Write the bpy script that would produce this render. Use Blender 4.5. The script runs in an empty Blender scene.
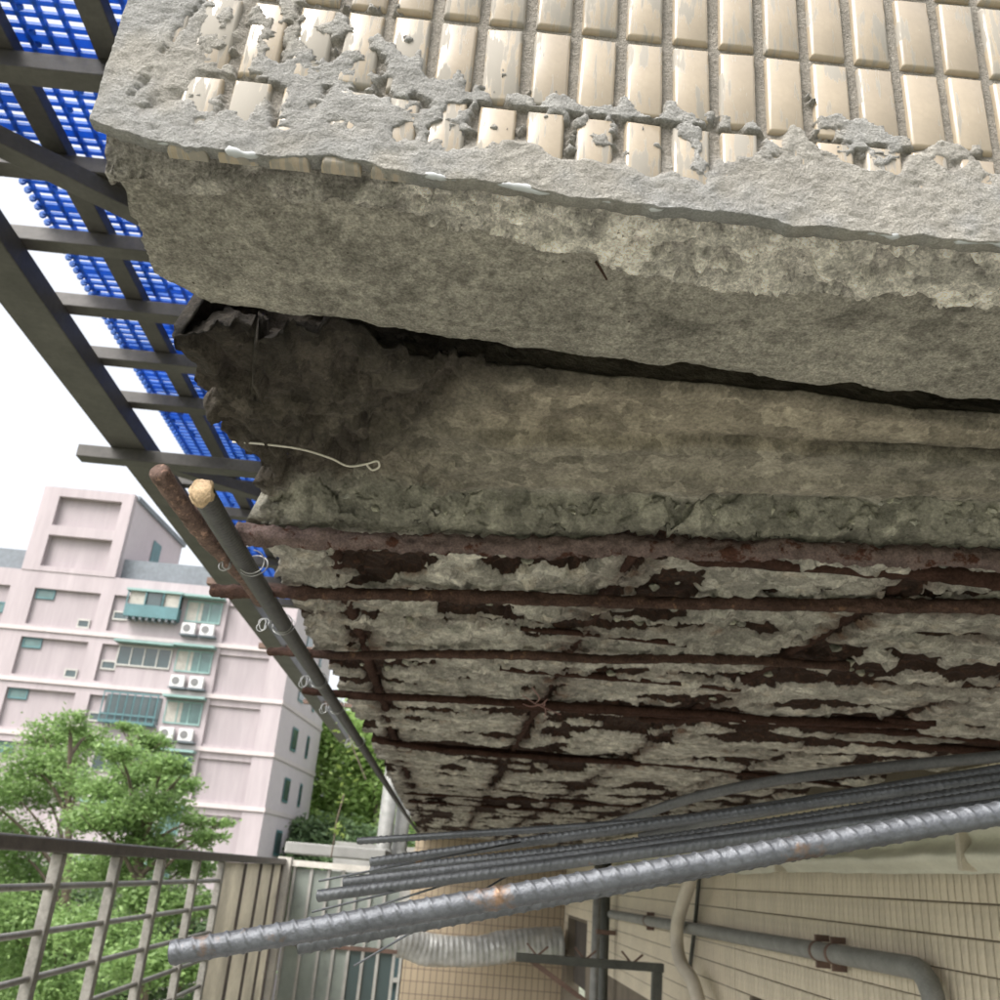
import bpy, math, random
import numpy as np
from mathutils import Vector, Matrix
random.seed(7); RNG = np.random.default_rng(7)
scn = bpy.context.scene
COL = scn.collection

# ------------------------------------------------------------------ camera
FPX = 920.0                                    # focal length in pixels of a 1000 px frame
_d = np.array([440-500, -(873-500), FPX]); _d /= np.linalg.norm(_d)
_up = np.cross(np.array([1, -.085, 0.]), _d)
if _up[1] < 0: _up = -_up
_up /= np.linalg.norm(_up)
_rt = np.cross(_up, _d)
if _rt[0] < 0: _rt = -_rt
AX = np.array([_rt, _d, _up])                  # world axes in camera coordinates (x right, y up, z forward)
def ray(x, y): return AX @ np.array([x-500., -(y-500.), FPX])
def onZ(x, y, z): r = ray(x, y); return r*(z/r[2])
def onY(x, y, Y): r = ray(x, y); return r*(Y/r[1])
def onX(x, y, X): r = ray(x, y); return r*(X/r[0])
def atd(x, y, d): return ray(x, y)*(d/FPX)
cam = bpy.data.cameras.new('camera'); camo = bpy.data.objects.new('camera', cam); COL.objects.link(camo)
cx, cy, cz = AX[:, 0], AX[:, 1], -AX[:, 2]
camo.matrix_world = Matrix(((cx[0], cy[0], cz[0], 0), (cx[1], cy[1], cz[1], 0), (cx[2], cy[2], cz[2], 0), (0, 0, 0, 1)))
cam.sensor_width = 36; cam.lens = 36*FPX/1000; cam.clip_start = .02; cam.clip_end = 2000
cam.dof.use_dof = True; cam.dof.focus_distance = .85; cam.dof.aperture_fstop = 15
scn.camera = camo

# ------------------------------------------------------------------ sky, sun, exposure
SUN_EL, SUN_AZ = math.radians(52), math.radians(228)       # azimuth clockwise from +Y: behind and to the left
w = bpy.data.worlds.new('World'); scn.world = w; w.use_nodes = True
nt = w.node_tree; nt.nodes.clear()
sky = nt.nodes.new('ShaderNodeTexSky'); sky.sky_type = 'NISHITA'; sky.sun_disc = False
sky.sun_elevation = SUN_EL; sky.sun_rotation = SUN_AZ; sky.dust_density = 6; sky.air_density = 1.0; sky.ozone_density = 1.0
hs = nt.nodes.new('ShaderNodeHueSaturation'); hs.inputs['Saturation'].default_value = .22
bg = nt.nodes.new('ShaderNodeBackground'); bg.inputs['Strength'].default_value = .15
wo = nt.nodes.new('ShaderNodeOutputWorld')
nt.links.new(sky.outputs[0], hs.inputs['Color']); nt.links.new(hs.outputs[0], bg.inputs[0]); nt.links.new(bg.outputs[0], wo.inputs[0])
sl = bpy.data.lights.new('sun', 'SUN'); sl.energy = .8; sl.angle = math.radians(25); sl.color = (1, .97, .92)
so = bpy.data.objects.new('sun', sl); COL.objects.link(so)
sd = Vector((math.sin(SUN_AZ)*math.cos(SUN_EL), math.cos(SUN_AZ)*math.cos(SUN_EL), math.sin(SUN_EL)))
so.rotation_euler = sd.to_track_quat('Z', 'Y').to_euler()
scn.view_settings.view_transform = 'Standard'; scn.view_settings.look = 'None'
scn.view_settings.exposure = 1.4; scn.view_settings.gamma = 1.0; scn.view_settings.use_curve_mapping = False

# ------------------------------------------------------------------ noise
def _hash(ix, iy, iz, s=0):
    h = (ix.astype(np.int64)*374761393 + iy.astype(np.int64)*668265263 + iz.astype(np.int64)*2147483647 + s*974634777) & 0xFFFFFFFF
    h = ((h ^ (h >> 13))*1274126177) & 0xFFFFFFFF
    h = ((h ^ (h >> 16))*2246822519) & 0xFFFFFFFF
    return ((h ^ (h >> 15)) & 0xFFFFFF)/float(0xFFFFFF)
def vnoise(P, s=0):
    P = np.asarray(P, float); i = np.floor(P); f = P-i; u = f*f*(3-2*f)
    x, y, z = i[..., 0], i[..., 1], i[..., 2]; r = 0
    for a in (0, 1):
        for b in (0, 1):
            for c in (0, 1):
                wgt = (u[..., 0] if a else 1-u[..., 0])*(u[..., 1] if b else 1-u[..., 1])*(u[..., 2] if c else 1-u[..., 2])
                r = r + wgt*_hash(x+a, y+b, z+c, s)
    return r*2-1
def fbm(P, o=4, s=0, g=.5):
    P = np.asarray(P, float); r = 0; a = 1; t = 0
    for k in range(o): r = r+a*vnoise(P*(2.03**k)+k*17.3, s+k); t += a; a *= g
    return r/t
def sstep(a, b, x): t = np.clip((x-a)/(b-a), 0, 1); return t*t*(3-2*t)
def facets(P, s=0):
    """broken-stone relief: each Voronoi cell a tilted plane. returns height, cell random, edge distance"""
    P = np.asarray(P, float); i = np.floor(P)
    best = np.full(P.shape[:-1], 9.); second = best.copy(); hh = np.zeros_like(best); rr = np.zeros_like(best)
    for a in (-1, 0, 1):
        for b in (-1, 0, 1):
            cx_, cy_ = i[..., 0]+a, i[..., 1]+b; z0 = np.zeros_like(cx_)
            px = cx_+_hash(cx_, cy_, z0, s+1); py = cy_+_hash(cx_, cy_, z0, s+2)
            dx, dy = P[..., 0]-px, P[..., 1]-py; d = np.sqrt(dx*dx+dy*dy)
            h = (_hash(cx_, cy_, z0, s+3)-.5)*1.6*dx+(_hash(cx_, cy_, z0, s+4)-.5)*1.6*dy+(_hash(cx_, cy_, z0, s+5)-.5)
            m = d < best
            second = np.where(m, best, np.minimum(second, d)); hh = np.where(m, h, hh)
            rr = np.where(m, _hash(cx_, cy_, z0, s+6), rr); best = np.where(m, d, best)
    return hh*sstep(0, .08, second-best), rr, second-best
def v3(x, y, z=0): x, y, z = np.broadcast_arrays(x, y, z); return np.stack([x, y, z], -1)

# ------------------------------------------------------------------ object helpers
def link(name, me, mat, parent=None):
    o = bpy.data.objects.new(name, me); COL.objects.link(o)
    if mat is not None and not me.materials: me.materials.append(mat)
    if parent is not None: o.parent = parent
    return o
def thing(name, label, cat, group=None):
    o = bpy.data.objects.new(name, None); o.empty_display_size = .05; COL.objects.link(o)
    o['label'] = label; o['category'] = cat
    if group: o['group'] = group
    return o
def tag(o, label, cat, group=None):
    o['label'] = label; o['category'] = cat
    if group: o['group'] = group
    return o
def struct(o): o['kind'] = 'structure'; return o
def stuff(o): o['kind'] = 'stuff'; return o
def mesh(name, V, F, smooth=False, col=None):
    me = bpy.data.meshes.new(name); me.from_pydata([tuple(v) for v in np.asarray(V).tolist()], [], F if isinstance(F, list) else F.tolist()); me.update()
    if smooth: me.polygons.foreach_set('use_smooth', [True]*len(me.polygons))
    if col is not None:
        a = me.color_attributes.new('Col', 'FLOAT_COLOR', 'POINT')
        col = np.asarray(col); col = col.reshape(-1, col.shape[-1]); c = np.ones((len(V), 4), np.float32); c[:, :col.shape[1]] = col; a.data.foreach_set('color', c.ravel())
    return me
def gridmesh(name, P, smooth=True, col=None, flip=False, closeu=False):
    nu, nv = P.shape[:2]
    idx = np.arange(nu*nv).reshape(nu, nv)
    if closeu: idx = np.vstack([idx, idx[:1]])
    F = np.stack([idx[:-1, :-1], idx[1:, :-1], idx[1:, 1:], idx[:-1, 1:]], -1).reshape(-1, 4)
    if flip: F = F[:, ::-1]
    return mesh(name, P.reshape(-1, 3), F, smooth, col)
class MB:
    def __init__(s): s.V = []; s.F = []
    def add(s, V, F): n = len(s.V); s.V += [tuple(v) for v in V]; s.F += [tuple(i+n for i in f) for f in F]; return s
    def box(s, x0, x1, y0, y1, z0, z1):
        return s.add([(x0,y0,z0),(x1,y0,z0),(x1,y1,z0),(x0,y1,z0),(x0,y0,z1),(x1,y0,z1),(x1,y1,z1),(x0,y1,z1)],
            [(0,3,2,1),(4,5,6,7),(0,1,5,4),(1,2,6,5),(2,3,7,6),(3,0,4,7)])
    def beam(s, a, b, wd, ht, up=(0, 0, 1)):
        a, b = Vector(a), Vector(b); d = (b-a).normalized(); sx = d.cross(Vector(up)).normalized(); uz = sx.cross(d)
        V = []
        for p in (a, b):
            for i, j in ((-1, -1), (1, -1), (1, 1), (-1, 1)): V.append(p+sx*(i*wd/2)+uz*(j*ht/2))
        return s.add(V, [(0,3,2,1),(4,5,6,7),(0,1,5,4),(1,2,6,5),(2,3,7,6),(3,0,4,7)])
    def tube(s, pts, r, n=10, cap=True):
        P, F = tube_arrays(pts, r, n, cap); return s.add(P, F)
    def build(s, name, mat, parent=None, smooth=False, bevel=0):
        me = mesh(name, s.V, [list(f) for f in s.F], smooth); o = link(name, me, mat, parent)
        if bevel:
            m = o.modifiers.new('bevel', 'BEVEL'); m.width = bevel; m.segments = 2; m.limit_method = 'ANGLE'
        return o
def resample(pts, n):
    pts = np.asarray([tuple(p) for p in pts], float)
    if len(pts) > 2:      # smooth with Catmull-Rom
        out = []; Q = np.vstack([2*pts[0]-pts[1], pts, 2*pts[-1]-pts[-2]])
        for i in range(1, len(Q)-2):
            t = np.linspace(0, 1, 16, endpoint=False)[:, None]
            out.append(.5*((2*Q[i])+(-Q[i-1]+Q[i+1])*t+(2*Q[i-1]-5*Q[i]+4*Q[i+1]-Q[i+2])*t**2+(-Q[i-1]+3*Q[i]-3*Q[i+1]+Q[i+2])*t**3))
        pts = np.vstack(out+[pts[-1:]])
    s = np.r_[0, np.cumsum(np.linalg.norm(np.diff(pts, axis=0), axis=1))]
    t = np.linspace(0, s[-1], n)
    return np.stack([np.interp(t, s, pts[:, k]) for k in range(3)], 1), t
def frames(C):
    T = np.gradient(C, axis=0); T /= np.linalg.norm(T, axis=1)[:, None]+1e-12
    ref = np.array([0, 0, 1.]) if abs(T[0, 2]) < .9 else np.array([1., 0, 0])
    N = np.zeros_like(T); n = ref
    for i in range(len(T)):
        n = n-T[i]*np.dot(n, T[i]); n = n/np.linalg.norm(n); N[i] = n
    return T, N, np.cross(T, N)
def tube_arrays(pts, r, n=10, cap=True, m=None):
    pts = [tuple(p) for p in pts]
    C, t = resample(pts, m) if m else ((np.asarray(pts, float), None) if len(pts) == 2 else resample(pts, 12*(len(pts)-1)+1))
    T, N, B = frames(C); k = len(C)
    rr = np.full(k, r) if np.isscalar(r) else np.interp(np.linspace(0, 1, k), np.linspace(0, 1, len(r)), r)
    th = np.linspace(0, 2*np.pi, n, endpoint=False)
    P = C[:, None]+rr[:, None, None]*(np.cos(th)[None, :, None]*N[:, None]+np.sin(th)[None, :, None]*B[:, None])
    F = [[i*n+j, i*n+(j+1) % n, (i+1)*n+(j+1) % n, (i+1)*n+j] for i in range(k-1) for j in range(n)]
    V = P.reshape(-1, 3)
    if cap: F += [list(range(n))[::-1], [(k-1)*n+j for j in range(n)]]
    return V, F
def tube(name, pts, r, mat, parent=None, n=10, m=None):
    V, F = tube_arrays(pts, r, n, True, m); me = mesh(name, V, F, True)
    o = link(name, me, mat, parent); return o
def ribbed(name, pts, r, pitch, mat, rib=.10, seg=18, sub=7, parent=None, rot=0., wob=0.):
    L = np.linalg.norm(np.diff(np.asarray([tuple(p) for p in pts], float), axis=0), axis=1).sum()
    C, s = resample(pts, max(8, int(L/pitch*sub)))
    if wob: C = C+wob*np.stack([vnoise(v3(s*3, 3.1+0*s, rot), k) for k in range(3)], 1)
    T, N, B = frames(C); th = np.linspace(0, 2*np.pi, seg, endpoint=False)+rot
    loc = (th-rot) % np.pi; side = ((th-rot) // np.pi)
    ph = (s[:, None]/pitch+(loc/np.pi*.9*(1-2*side)+side*.5)[None, :]) % 1
    bump = np.exp(-((ph-.5)/.105)**2)*np.clip(np.sin(loc), 0, 1)[None, :]**.6
    lon = np.maximum(np.exp(-(np.minimum(loc, np.pi-loc)/.22)**2), 0)[None, :]*.7
    R = r*(1+rib*np.maximum(bump, lon)-.03)
    P = C[:, None]+R[..., None]*(np.cos(th)[None, :, None]*N[:, None]+np.sin(th)[None, :, None]*B[:, None])
    k = len(C); n = seg
    F = [[i*n+j, i*n+(j+1) % n, (i+1)*n+(j+1) % n, (i+1)*n+j] for i in range(k-1) for j in range(n)]
    F += [list(range(n))[::-1], [(k-1)*n+j for j in range(n)]]
    me = mesh(name, P.reshape(-1, 3), F, True); return link(name, me, mat, parent)
def rusty(name, pts, r, mat, parent=None, amp=.22, seg=14, step=.006, seed=0, fq=1.0):
    L = np.linalg.norm(np.diff(np.asarray([tuple(p) for p in pts], float), axis=0), axis=1).sum()
    C, s = resample(pts, max(10, int(L/step)))
    C = C+np.stack([fbm(v3(s*5, seed*3.7, 0.), 3, k)*.006 for k in range(3)], 1)
    T, N, B = frames(C); th = np.linspace(0, 2*np.pi, seg, endpoint=False)
    S_, TH = np.meshgrid(s, th, indexing='ij')
    R = r*(1+amp*fbm(v3(S_*22*fq, np.cos(TH)*1.2+seed*9, np.sin(TH)*1.2), 4, seed)+.8*amp*fbm(v3(S_*90*fq, np.cos(TH)*3, np.sin(TH)*3+seed), 2, seed))
    R[0] *= .8; R[-1] *= .8
    P = C[:, None]+R[..., None]*(np.cos(TH)[..., None]*N[:, None]+np.sin(TH)[..., None]*B[:, None])
    n = seg; k = len(C)
    F = [[i*n+j, i*n+(j+1) % n, (i+1)*n+(j+1) % n, (i+1)*n+j] for i in range(k-1) for j in range(n)]
    F += [list(range(n))[::-1], [(k-1)*n+j for j in range(n)]]
    return link(name, mesh(name, P.reshape(-1, 3), F, True), mat, parent)

# ------------------------------------------------------------------ materials
def material(name, color=(.5, .5, .5), rough=.7, metal=0., attr=False, var=.25, vscale=8., fine=.15, fscale=120., bump=.0, bscale=150., spots=None, spec=.5, trans=0., obrand=0., spotscale=40., spotthr=.62, coat=0., stretch=None, agg=0, aggv=.3, midv=0, mscale=60, bdist=.004, rustmask=False):
    m = bpy.data.materials.new(name); m.use_nodes = True; nt = m.node_tree; N = nt.nodes; L = nt.links
    b = N['Principled BSDF']; b.inputs['Roughness'].default_value = rough; b.inputs['Metallic'].default_value = metal
    b.inputs['Specular IOR Level'].default_value = spec
    if coat: b.inputs['Coat Weight'].default_value = coat; b.inputs['Coat Roughness'].default_value = .08
    tc = N.new('ShaderNodeTexCoord'); src = tc.outputs['Object']
    if stretch:
        mp = N.new('ShaderNodeMapping'); mp.inputs['Scale'].default_value = stretch; L.new(src, mp.inputs[0]); src = mp.outputs[0]
    def noise(sc, det=5, ro=.6):
        n = N.new('ShaderNodeTexNoise'); n.inputs['Scale'].default_value = sc; n.inputs['Detail'].default_value = det; n.inputs['Roughness'].default_value = ro
        L.new(src, n.inputs['Vector']); return n
    if attr:
        a = N.new('ShaderNodeVertexColor'); a.layer_name = 'Col'; cur = a.outputs['Color']
    else:
        c = N.new('ShaderNodeRGB'); c.outputs[0].default_value = (*color, 1); cur = c.outputs[0]
    def mul(cur, n, lo, hi, o=0):
        mr = N.new('ShaderNodeMapRange'); mr.inputs['From Min'].default_value = .28; mr.inputs['From Max'].default_value = .72
        mr.inputs['To Min'].default_value = lo; mr.inputs['To Max'].default_value = hi; L.new(n.outputs[o], mr.inputs[0])
        mx = N.new('ShaderNodeVectorMath'); mx.operation = 'SCALE'; L.new(cur, mx.inputs[0]); L.new(mr.outputs[0], mx.inputs['Scale']); return mx.outputs[0]
    if spots:
        n = noise(spotscale, 6, .65); r = N.new('ShaderNodeMapRange'); r.inputs['From Min'].default_value = spotthr; r.inputs['From Max'].default_value = spotthr+.05
        L.new(n.outputs[0], r.inputs[0]); mx = N.new('ShaderNodeMix'); mx.data_type = 'RGBA'; L.new(r.outputs[0], mx.inputs[0]); L.new(cur, mx.inputs[6]); mx.inputs[7].default_value = (*spots, 1); cur = mx.outputs[2]
    if agg:
        vo = N.new('ShaderNodeTexVoronoi'); vo.inputs['Scale'].default_value = agg; vo.inputs['Randomness'].default_value = 1
        dn = noise(agg*1.4, 4); mp2 = N.new('ShaderNodeVectorMath'); mp2.operation = 'SCALE'; mp2.inputs['Scale'].default_value = 1.1/agg; L.new(dn.outputs['Color'], mp2.inputs[0])
        ad = N.new('ShaderNodeVectorMath'); L.new(src, ad.inputs[0]); L.new(mp2.outputs[0], ad.inputs[1]); L.new(ad.outputs[0], vo.inputs['Vector'])
        sp = N.new('ShaderNodeSeparateColor'); L.new(vo.outputs['Color'], sp.inputs[0])
        mr = N.new('ShaderNodeMapRange'); mr.inputs['To Min'].default_value = 1-aggv; mr.inputs['To Max'].default_value = 1+aggv; L.new(sp.outputs[0], mr.inputs[0])
        mx = N.new('ShaderNodeVectorMath'); mx.operation = 'SCALE'; L.new(cur, mx.inputs[0]); L.new(mr.outputs[0], mx.inputs['Scale']); cur = mx.outputs[0]
    if midv: cur = mul(cur, noise(mscale, 8, .7), 1-midv, 1+midv)
    if var: cur = mul(cur, noise(vscale), 1-var, 1+var)
    if fine: cur = mul(cur, noise(fscale, 3), 1-fine, 1+fine)
    if obrand:
        oi = N.new('ShaderNodeObjectInfo'); mr = N.new('ShaderNodeMapRange'); mr.inputs['To Min'].default_value = 1-obrand; mr.inputs['To Max'].default_value = 1+obrand
        L.new(oi.outputs['Random'], mr.inputs[0]); mx = N.new('ShaderNodeVectorMath'); mx.operation = 'SCALE'; L.new(cur, mx.inputs[0]); L.new(mr.outputs[0], mx.inputs['Scale']); cur = mx.outputs[0]
    if rustmask:      # corroded pockets: mask from the mesh, edge broken up by noise
        na, nb_ = noise(34, 6, .6), noise(150, 4, .6); s1 = N.new('ShaderNodeMath'); s1.operation = 'MULTIPLY_ADD'; s1.inputs[1].default_value = .55; L.new(na.outputs[0], s1.inputs[0]); L.new(a.outputs['Alpha'], s1.inputs[2])
        s2 = N.new('ShaderNodeMath'); s2.operation = 'MULTIPLY_ADD'; s2.inputs[1].default_value = .22; L.new(nb_.outputs[0], s2.inputs[0]); L.new(s1.outputs[0], s2.inputs[2])
        mr = N.new('ShaderNodeMapRange'); mr.inputs['From Min'].default_value = .70; mr.inputs['From Max'].default_value = .745; L.new(s2.outputs[0], mr.inputs[0])
        rc = N.new('ShaderNodeMix'); rc.data_type = 'RGBA'; n9 = noise(70, 5, .65); m9 = N.new('ShaderNodeMapRange'); m9.inputs['From Min'].default_value = .5; m9.inputs['From Max'].default_value = .72; L.new(n9.outputs[0], m9.inputs[0]); L.new(m9.outputs[0], rc.inputs[0])
        rc.inputs[6].default_value = (.030, .017, .012, 1); rc.inputs[7].default_value = (.085, .042, .026, 1)
        mx = N.new('ShaderNodeMix'); mx.data_type = 'RGBA'; L.new(mr.outputs[0], mx.inputs[0]); L.new(cur, mx.inputs[6]); L.new(rc.outputs[2], mx.inputs[7]); cur = mx.outputs[2]
    L.new(cur, b.inputs['Base Color'])
    if bump:
        n = noise(bscale, 6, .65); bp = N.new('ShaderNodeBump'); bp.inputs['Strength'].default_value = bump; bp.inputs['Distance'].default_value = bdist
        L.new(n.outputs[0], bp.inputs['Height']); L.new(bp.outputs[0], b.inputs['Normal'])
    if trans:
        t = N.new('ShaderNodeBsdfTranslucent'); L.new(cur, t.inputs[0]); ms = N.new('ShaderNodeMixShader'); ms.inputs[0].default_value = trans
        L.new(b.outputs[0], ms.inputs[1]); L.new(t.outputs[0], ms.inputs[2]); L.new(ms.outputs[0], N['Material Output'].inputs[0])
    return m
M = {}
M['concrete'] = material('hacked_concrete', attr=True, rough=.92, var=.2, vscale=14, fine=.3, fscale=210, bump=1.0, bscale=70, bdist=.010, spec=.25, agg=48, aggv=.28, midv=.35, mscale=45, rustmask=True)
M['underside'] = material('old_concrete', attr=True, rough=.93, var=.2, vscale=18, fine=.42, fscale=360, bump=1., bscale=190, bdist=.008, spec=.2, midv=.4, mscale=95, agg=170, aggv=.16, spots=(.07, .055, .04), spotscale=170, spotthr=.655)
M['mortar'] = material('wet_mortar', attr=True, rough=.9, var=.14, vscale=30, fine=.25, fscale=520, bump=1., bscale=330, bdist=.004, spec=.25, midv=.15, mscale=110, spots=(.12, .11, .09), spotscale=260, spotthr=.70)
M['rust'] = material('flaking_rust', (.070, .040, .031), rough=.88, var=.45, vscale=45, fine=.4, fscale=300, bump=1.0, bscale=220, spots=(.14, .08, .05), spotscale=60, spotthr=.6, spec=.2)
M['rustpurple'] = material('purple_rust', (.15, .108, .098), rough=.88, var=.35, vscale=50, fine=.35, fscale=300, bump=1.0, bscale=240, spots=(.07, .03, .02), spotscale=28, spotthr=.56, spec=.2)
M['rustdark'] = material('dark_rust', (.045, .024, .018), rough=.95, var=.4, vscale=40, fine=.4, fscale=200, bump=.6, bscale=150, spec=.1)
M['rustlight'] = material('rust_speckle', (.15, .10, .082), rough=.9, var=.5, vscale=60, fine=.3, fscale=300, bump=.8, bscale=200, spots=(.32, .2, .15), spotscale=80, spotthr=.58, spec=.2)
M['steelbright'] = material('mill_scale_steel', (.103, .108, .117), rough=.45, metal=.6, var=.22, vscale=40, fine=.18, fscale=300, bump=.25, bscale=400, spots=(.15, .095, .06), spotscale=11, spotthr=.585)
M['steelgrey'] = material('grey_steel', (.10, .105, .11), rough=.5, metal=.6, var=.25, vscale=20, fine=.2, fscale=200, bump=.2, bscale=300, spots=(.16, .10, .06), spotscale=10, spotthr=.68)
M['steeledge'] = material('dull_grey_bar', (.095, .095, .093), rough=.55, metal=.35, var=.2, vscale=30, fine=.2, fscale=200, bump=.2, bscale=300)
M['wire'] = material('tie_wire', (.40, .40, .39), rough=.35, metal=.8, var=.1, fine=0)
M['twine'] = material('white_twine', (.62, .58, .50), rough=.9, var=.15, fine=.2, fscale=600)
M['cream'] = material('cream_cut_end', (.50, .36, .22), rough=.85, var=.3, vscale=60, fine=.3, fscale=300, bump=.8, bscale=150)
M['sealant'] = material('white_sealant', (.38, .39, .39), rough=.6, var=.12, vscale=40, fine=0, spec=.5)
M['galv'] = material('painted_channel', (.082, .076, .069), rough=.55, metal=.2, var=.3, vscale=6, fine=.15, fscale=60, bump=.15, bscale=80)
M['blue'] = material('blue_plastic', (.06, .22, .60), rough=.45, var=.2, vscale=5, fine=.0, trans=.6)
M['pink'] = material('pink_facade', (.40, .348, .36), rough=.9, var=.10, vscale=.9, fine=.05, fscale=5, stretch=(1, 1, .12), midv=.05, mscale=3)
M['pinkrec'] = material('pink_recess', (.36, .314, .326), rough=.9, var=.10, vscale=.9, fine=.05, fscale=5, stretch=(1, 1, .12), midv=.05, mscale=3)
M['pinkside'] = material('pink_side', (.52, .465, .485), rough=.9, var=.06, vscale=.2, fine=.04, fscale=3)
M['band'] = material('pale_band', (.52, .46, .455), rough=.85, var=.06, vscale=.4, fine=.05, fscale=4)
M['slate'] = material('slate_cladding', (.17, .19, .21), rough=.7, var=.15, vscale=.6, fine=.15, fscale=4)
M['teal'] = material('teal_metal', (.075, .17, .185), rough=.5, var=.15, vscale=1, fine=.08, fscale=5)
M['tealight'] = material('teal_awning', (.22, .34, .32), rough=.6, var=.12, vscale=1, fine=.08, fscale=5)
M['glass'] = material('dark_glass', (.05, .075, .08), rough=.12, var=.2, vscale=.8, fine=0, spec=.7)
M['glassteal'] = material('teal_glass', (.09, .16, .155), rough=.2, var=.35, vscale=.9, fine=0, spec=.6)
M['curtain'] = material('curtain', (.40, .38, .34), rough=.9, var=.15, vscale=2, fine=.1, fscale=8)
M['white'] = material('white_enamel', (.60, .60, .59), rough=.5, var=.06, vscale=2, fine=.04, fscale=10)
M['grille'] = material('fan_grille', (.16, .16, .16), rough=.6, var=.1, fine=0)
M['bark'] = material('bark', (.13, .10, .075), rough=.95, var=.3, vscale=6, fine=.2, fscale=30, bump=.6, bscale=20)
M['rail'] = material('weathered_steel_rail', (.27, .255, .23), rough=.4, metal=.5, var=.3, vscale=9, fine=.2, fscale=80, spots=(.26, .16, .10), spotscale=7, spotthr=.66)
M['railtop'] = material('brown_top_rail', (.10, .085, .075), rough=.45, metal=.4, var=.3, vscale=12, fine=.2, fscale=80)
M['frosted'] = material('frosted_panel', (.60, .57, .50), rough=.7, var=.22, vscale=3, fine=.08, fscale=30, trans=.5)
M['pane'] = material('greenish_pane', (.36, .40, .36), rough=.35, var=.3, vscale=3, fine=.05, fscale=30, trans=.35)
M['frame'] = material('aluminium_frame', (.42, .41, .38), rough=.5, metal=.3, var=.2, vscale=8, fine=.1)
M['capwhite'] = material('chalky_cap', (.58, .55, .49), rough=.9, var=.2, vscale=9, fine=.15)
M['floor'] = material('walkway_concrete', (.34, .33, .31), rough=.9, var=.15, vscale=3, fine=.15, fscale=60)
M['ground'] = material('ground_soil', (.16, .17, .12), rough=1, var=.3, vscale=.2, fine=.2, fscale=2)
M['walltile'] = material('beige_wall_tile', (.60, .53, .41), rough=.5, var=.10, vscale=3, fine=.08, fscale=60, obrand=.06, spec=.4)
M['wallgrout'] = material('dirty_grout', (.14, .115, .085), rough=.95, var=.25, vscale=4, fine=.2)
M['creamtile'] = material('cream_glazed_tile', (.325, .268, .195), rough=.3, var=.07, vscale=40, fine=.04, fscale=200, obrand=.09, spec=.45, coat=.12)
M['pipegrey'] = material('grey_conduit', (.20, .20, .185), rough=.55, var=.25, vscale=10, fine=.15, bump=.1)
M['pipewhite'] = material('cream_pipe', (.52, .47, .38), rough=.45, var=.12, vscale=5, fine=.08)
M['cloth'] = material('cream_sheeting', (.56, .55, .46), rough=.6, var=.12, vscale=5, fine=.06, fscale=80, spec=.4)
M['duct'] = material('silver_duct', (.46, .46, .44), rough=.38, metal=.5, var=.25, vscale=8, fine=.1)
M['dark'] = material('dark_interior', (.06, .05, .042), rough=.9, var=.3, vscale=3, fine=.1)
M['blackpipe'] = material('dark_green_steel', (.06, .062, .052), rough=.6, var=.3, vscale=10, fine=.2)
M['clampm'] = material('rusty_clamp', (.13, .08, .06), rough=.7, var=.3, fine=.2)
M['pinktwine'] = material('pink_twine', (.30, .17, .15), rough=.9, var=.2)
M['sheetroof'] = material('pale_sheet_roof', (.62, .66, .68), rough=.5, var=.1, vscale=1, fine=.05)
M['flatroof'] = material('grey_roof_slab', (.27, .265, .25), rough=.9, var=.2, vscale=4, fine=.15)
def streaky_tile(m):
    """mortar wiped over the glaze: thin streaks (wear with a shape of its own)"""
    nt = m.node_tree; N, L = nt.nodes, nt.links; b = N['Principled BSDF']; old = b.inputs['Base Color'].links[0].from_socket
    g = N.new('ShaderNodeNewGeometry')
    mp = N.new('ShaderNodeMapping'); mp.inputs['Rotation'].default_value = (0, math.radians(-24), 0); mp.inputs['Scale'].default_value = (210, 1, 24); L.new(g.outputs['Position'], mp.inputs[0])
    n = N.new('ShaderNodeTexNoise'); n.inputs['Scale'].default_value = 1; n.inputs['Detail'].default_value = 4; L.new(mp.outputs[0], n.inputs['Vector'])
    n2 = N.new('ShaderNodeTexNoise'); n2.inputs['Scale'].default_value = 24; n2.inputs['Detail'].default_value = 6; L.new(g.outputs['Position'], n2.inputs['Vector'])
    ad0 = N.new('ShaderNodeMath'); ad0.operation = 'ADD'; L.new(n.outputs[0], ad0.inputs[0]); L.new(n2.outputs[0], ad0.inputs[1])
    sx = N.new('ShaderNodeSeparateXYZ'); L.new(g.outputs['Position'], sx.inputs[0]); gx_ = N.new('ShaderNodeMapRange'); gx_.inputs['From Min'].default_value = -.3; gx_.inputs['From Max'].default_value = .35; gx_.inputs['To Min'].default_value = .11; gx_.inputs['To Max'].default_value = -.05; L.new(sx.outputs[0], gx_.inputs[0])
    ad = N.new('ShaderNodeMath'); ad.operation = 'ADD'; L.new(ad0.outputs[0], ad.inputs[0]); L.new(gx_.outputs[0], ad.inputs[1])
    mr = N.new('ShaderNodeMapRange'); mr.inputs['From Min'].default_value = 1.03; mr.inputs['From Max'].default_value = 1.10; mr.inputs['To Max'].default_value = .85; L.new(ad.outputs[0], mr.inputs[0])
    mx = N.new('ShaderNodeMix'); mx.data_type = 'RGBA'; L.new(mr.outputs[0], mx.inputs[0]); L.new(old, mx.inputs[6]); mx.inputs[7].default_value = (.25, .232, .20, 1)
    L.new(mx.outputs[2], b.inputs['Base Color'])
    r2 = N.new('ShaderNodeMapRange'); r2.inputs['To Min'].default_value = .2; r2.inputs['To Max'].default_value = .9; L.new(mr.outputs[0], r2.inputs[0]); L.new(r2.outputs[0], b.inputs['Roughness'])
    L.new(r2.outputs[0], b.inputs['Coat Roughness'])
streaky_tile(M['creamtile'])
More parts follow.
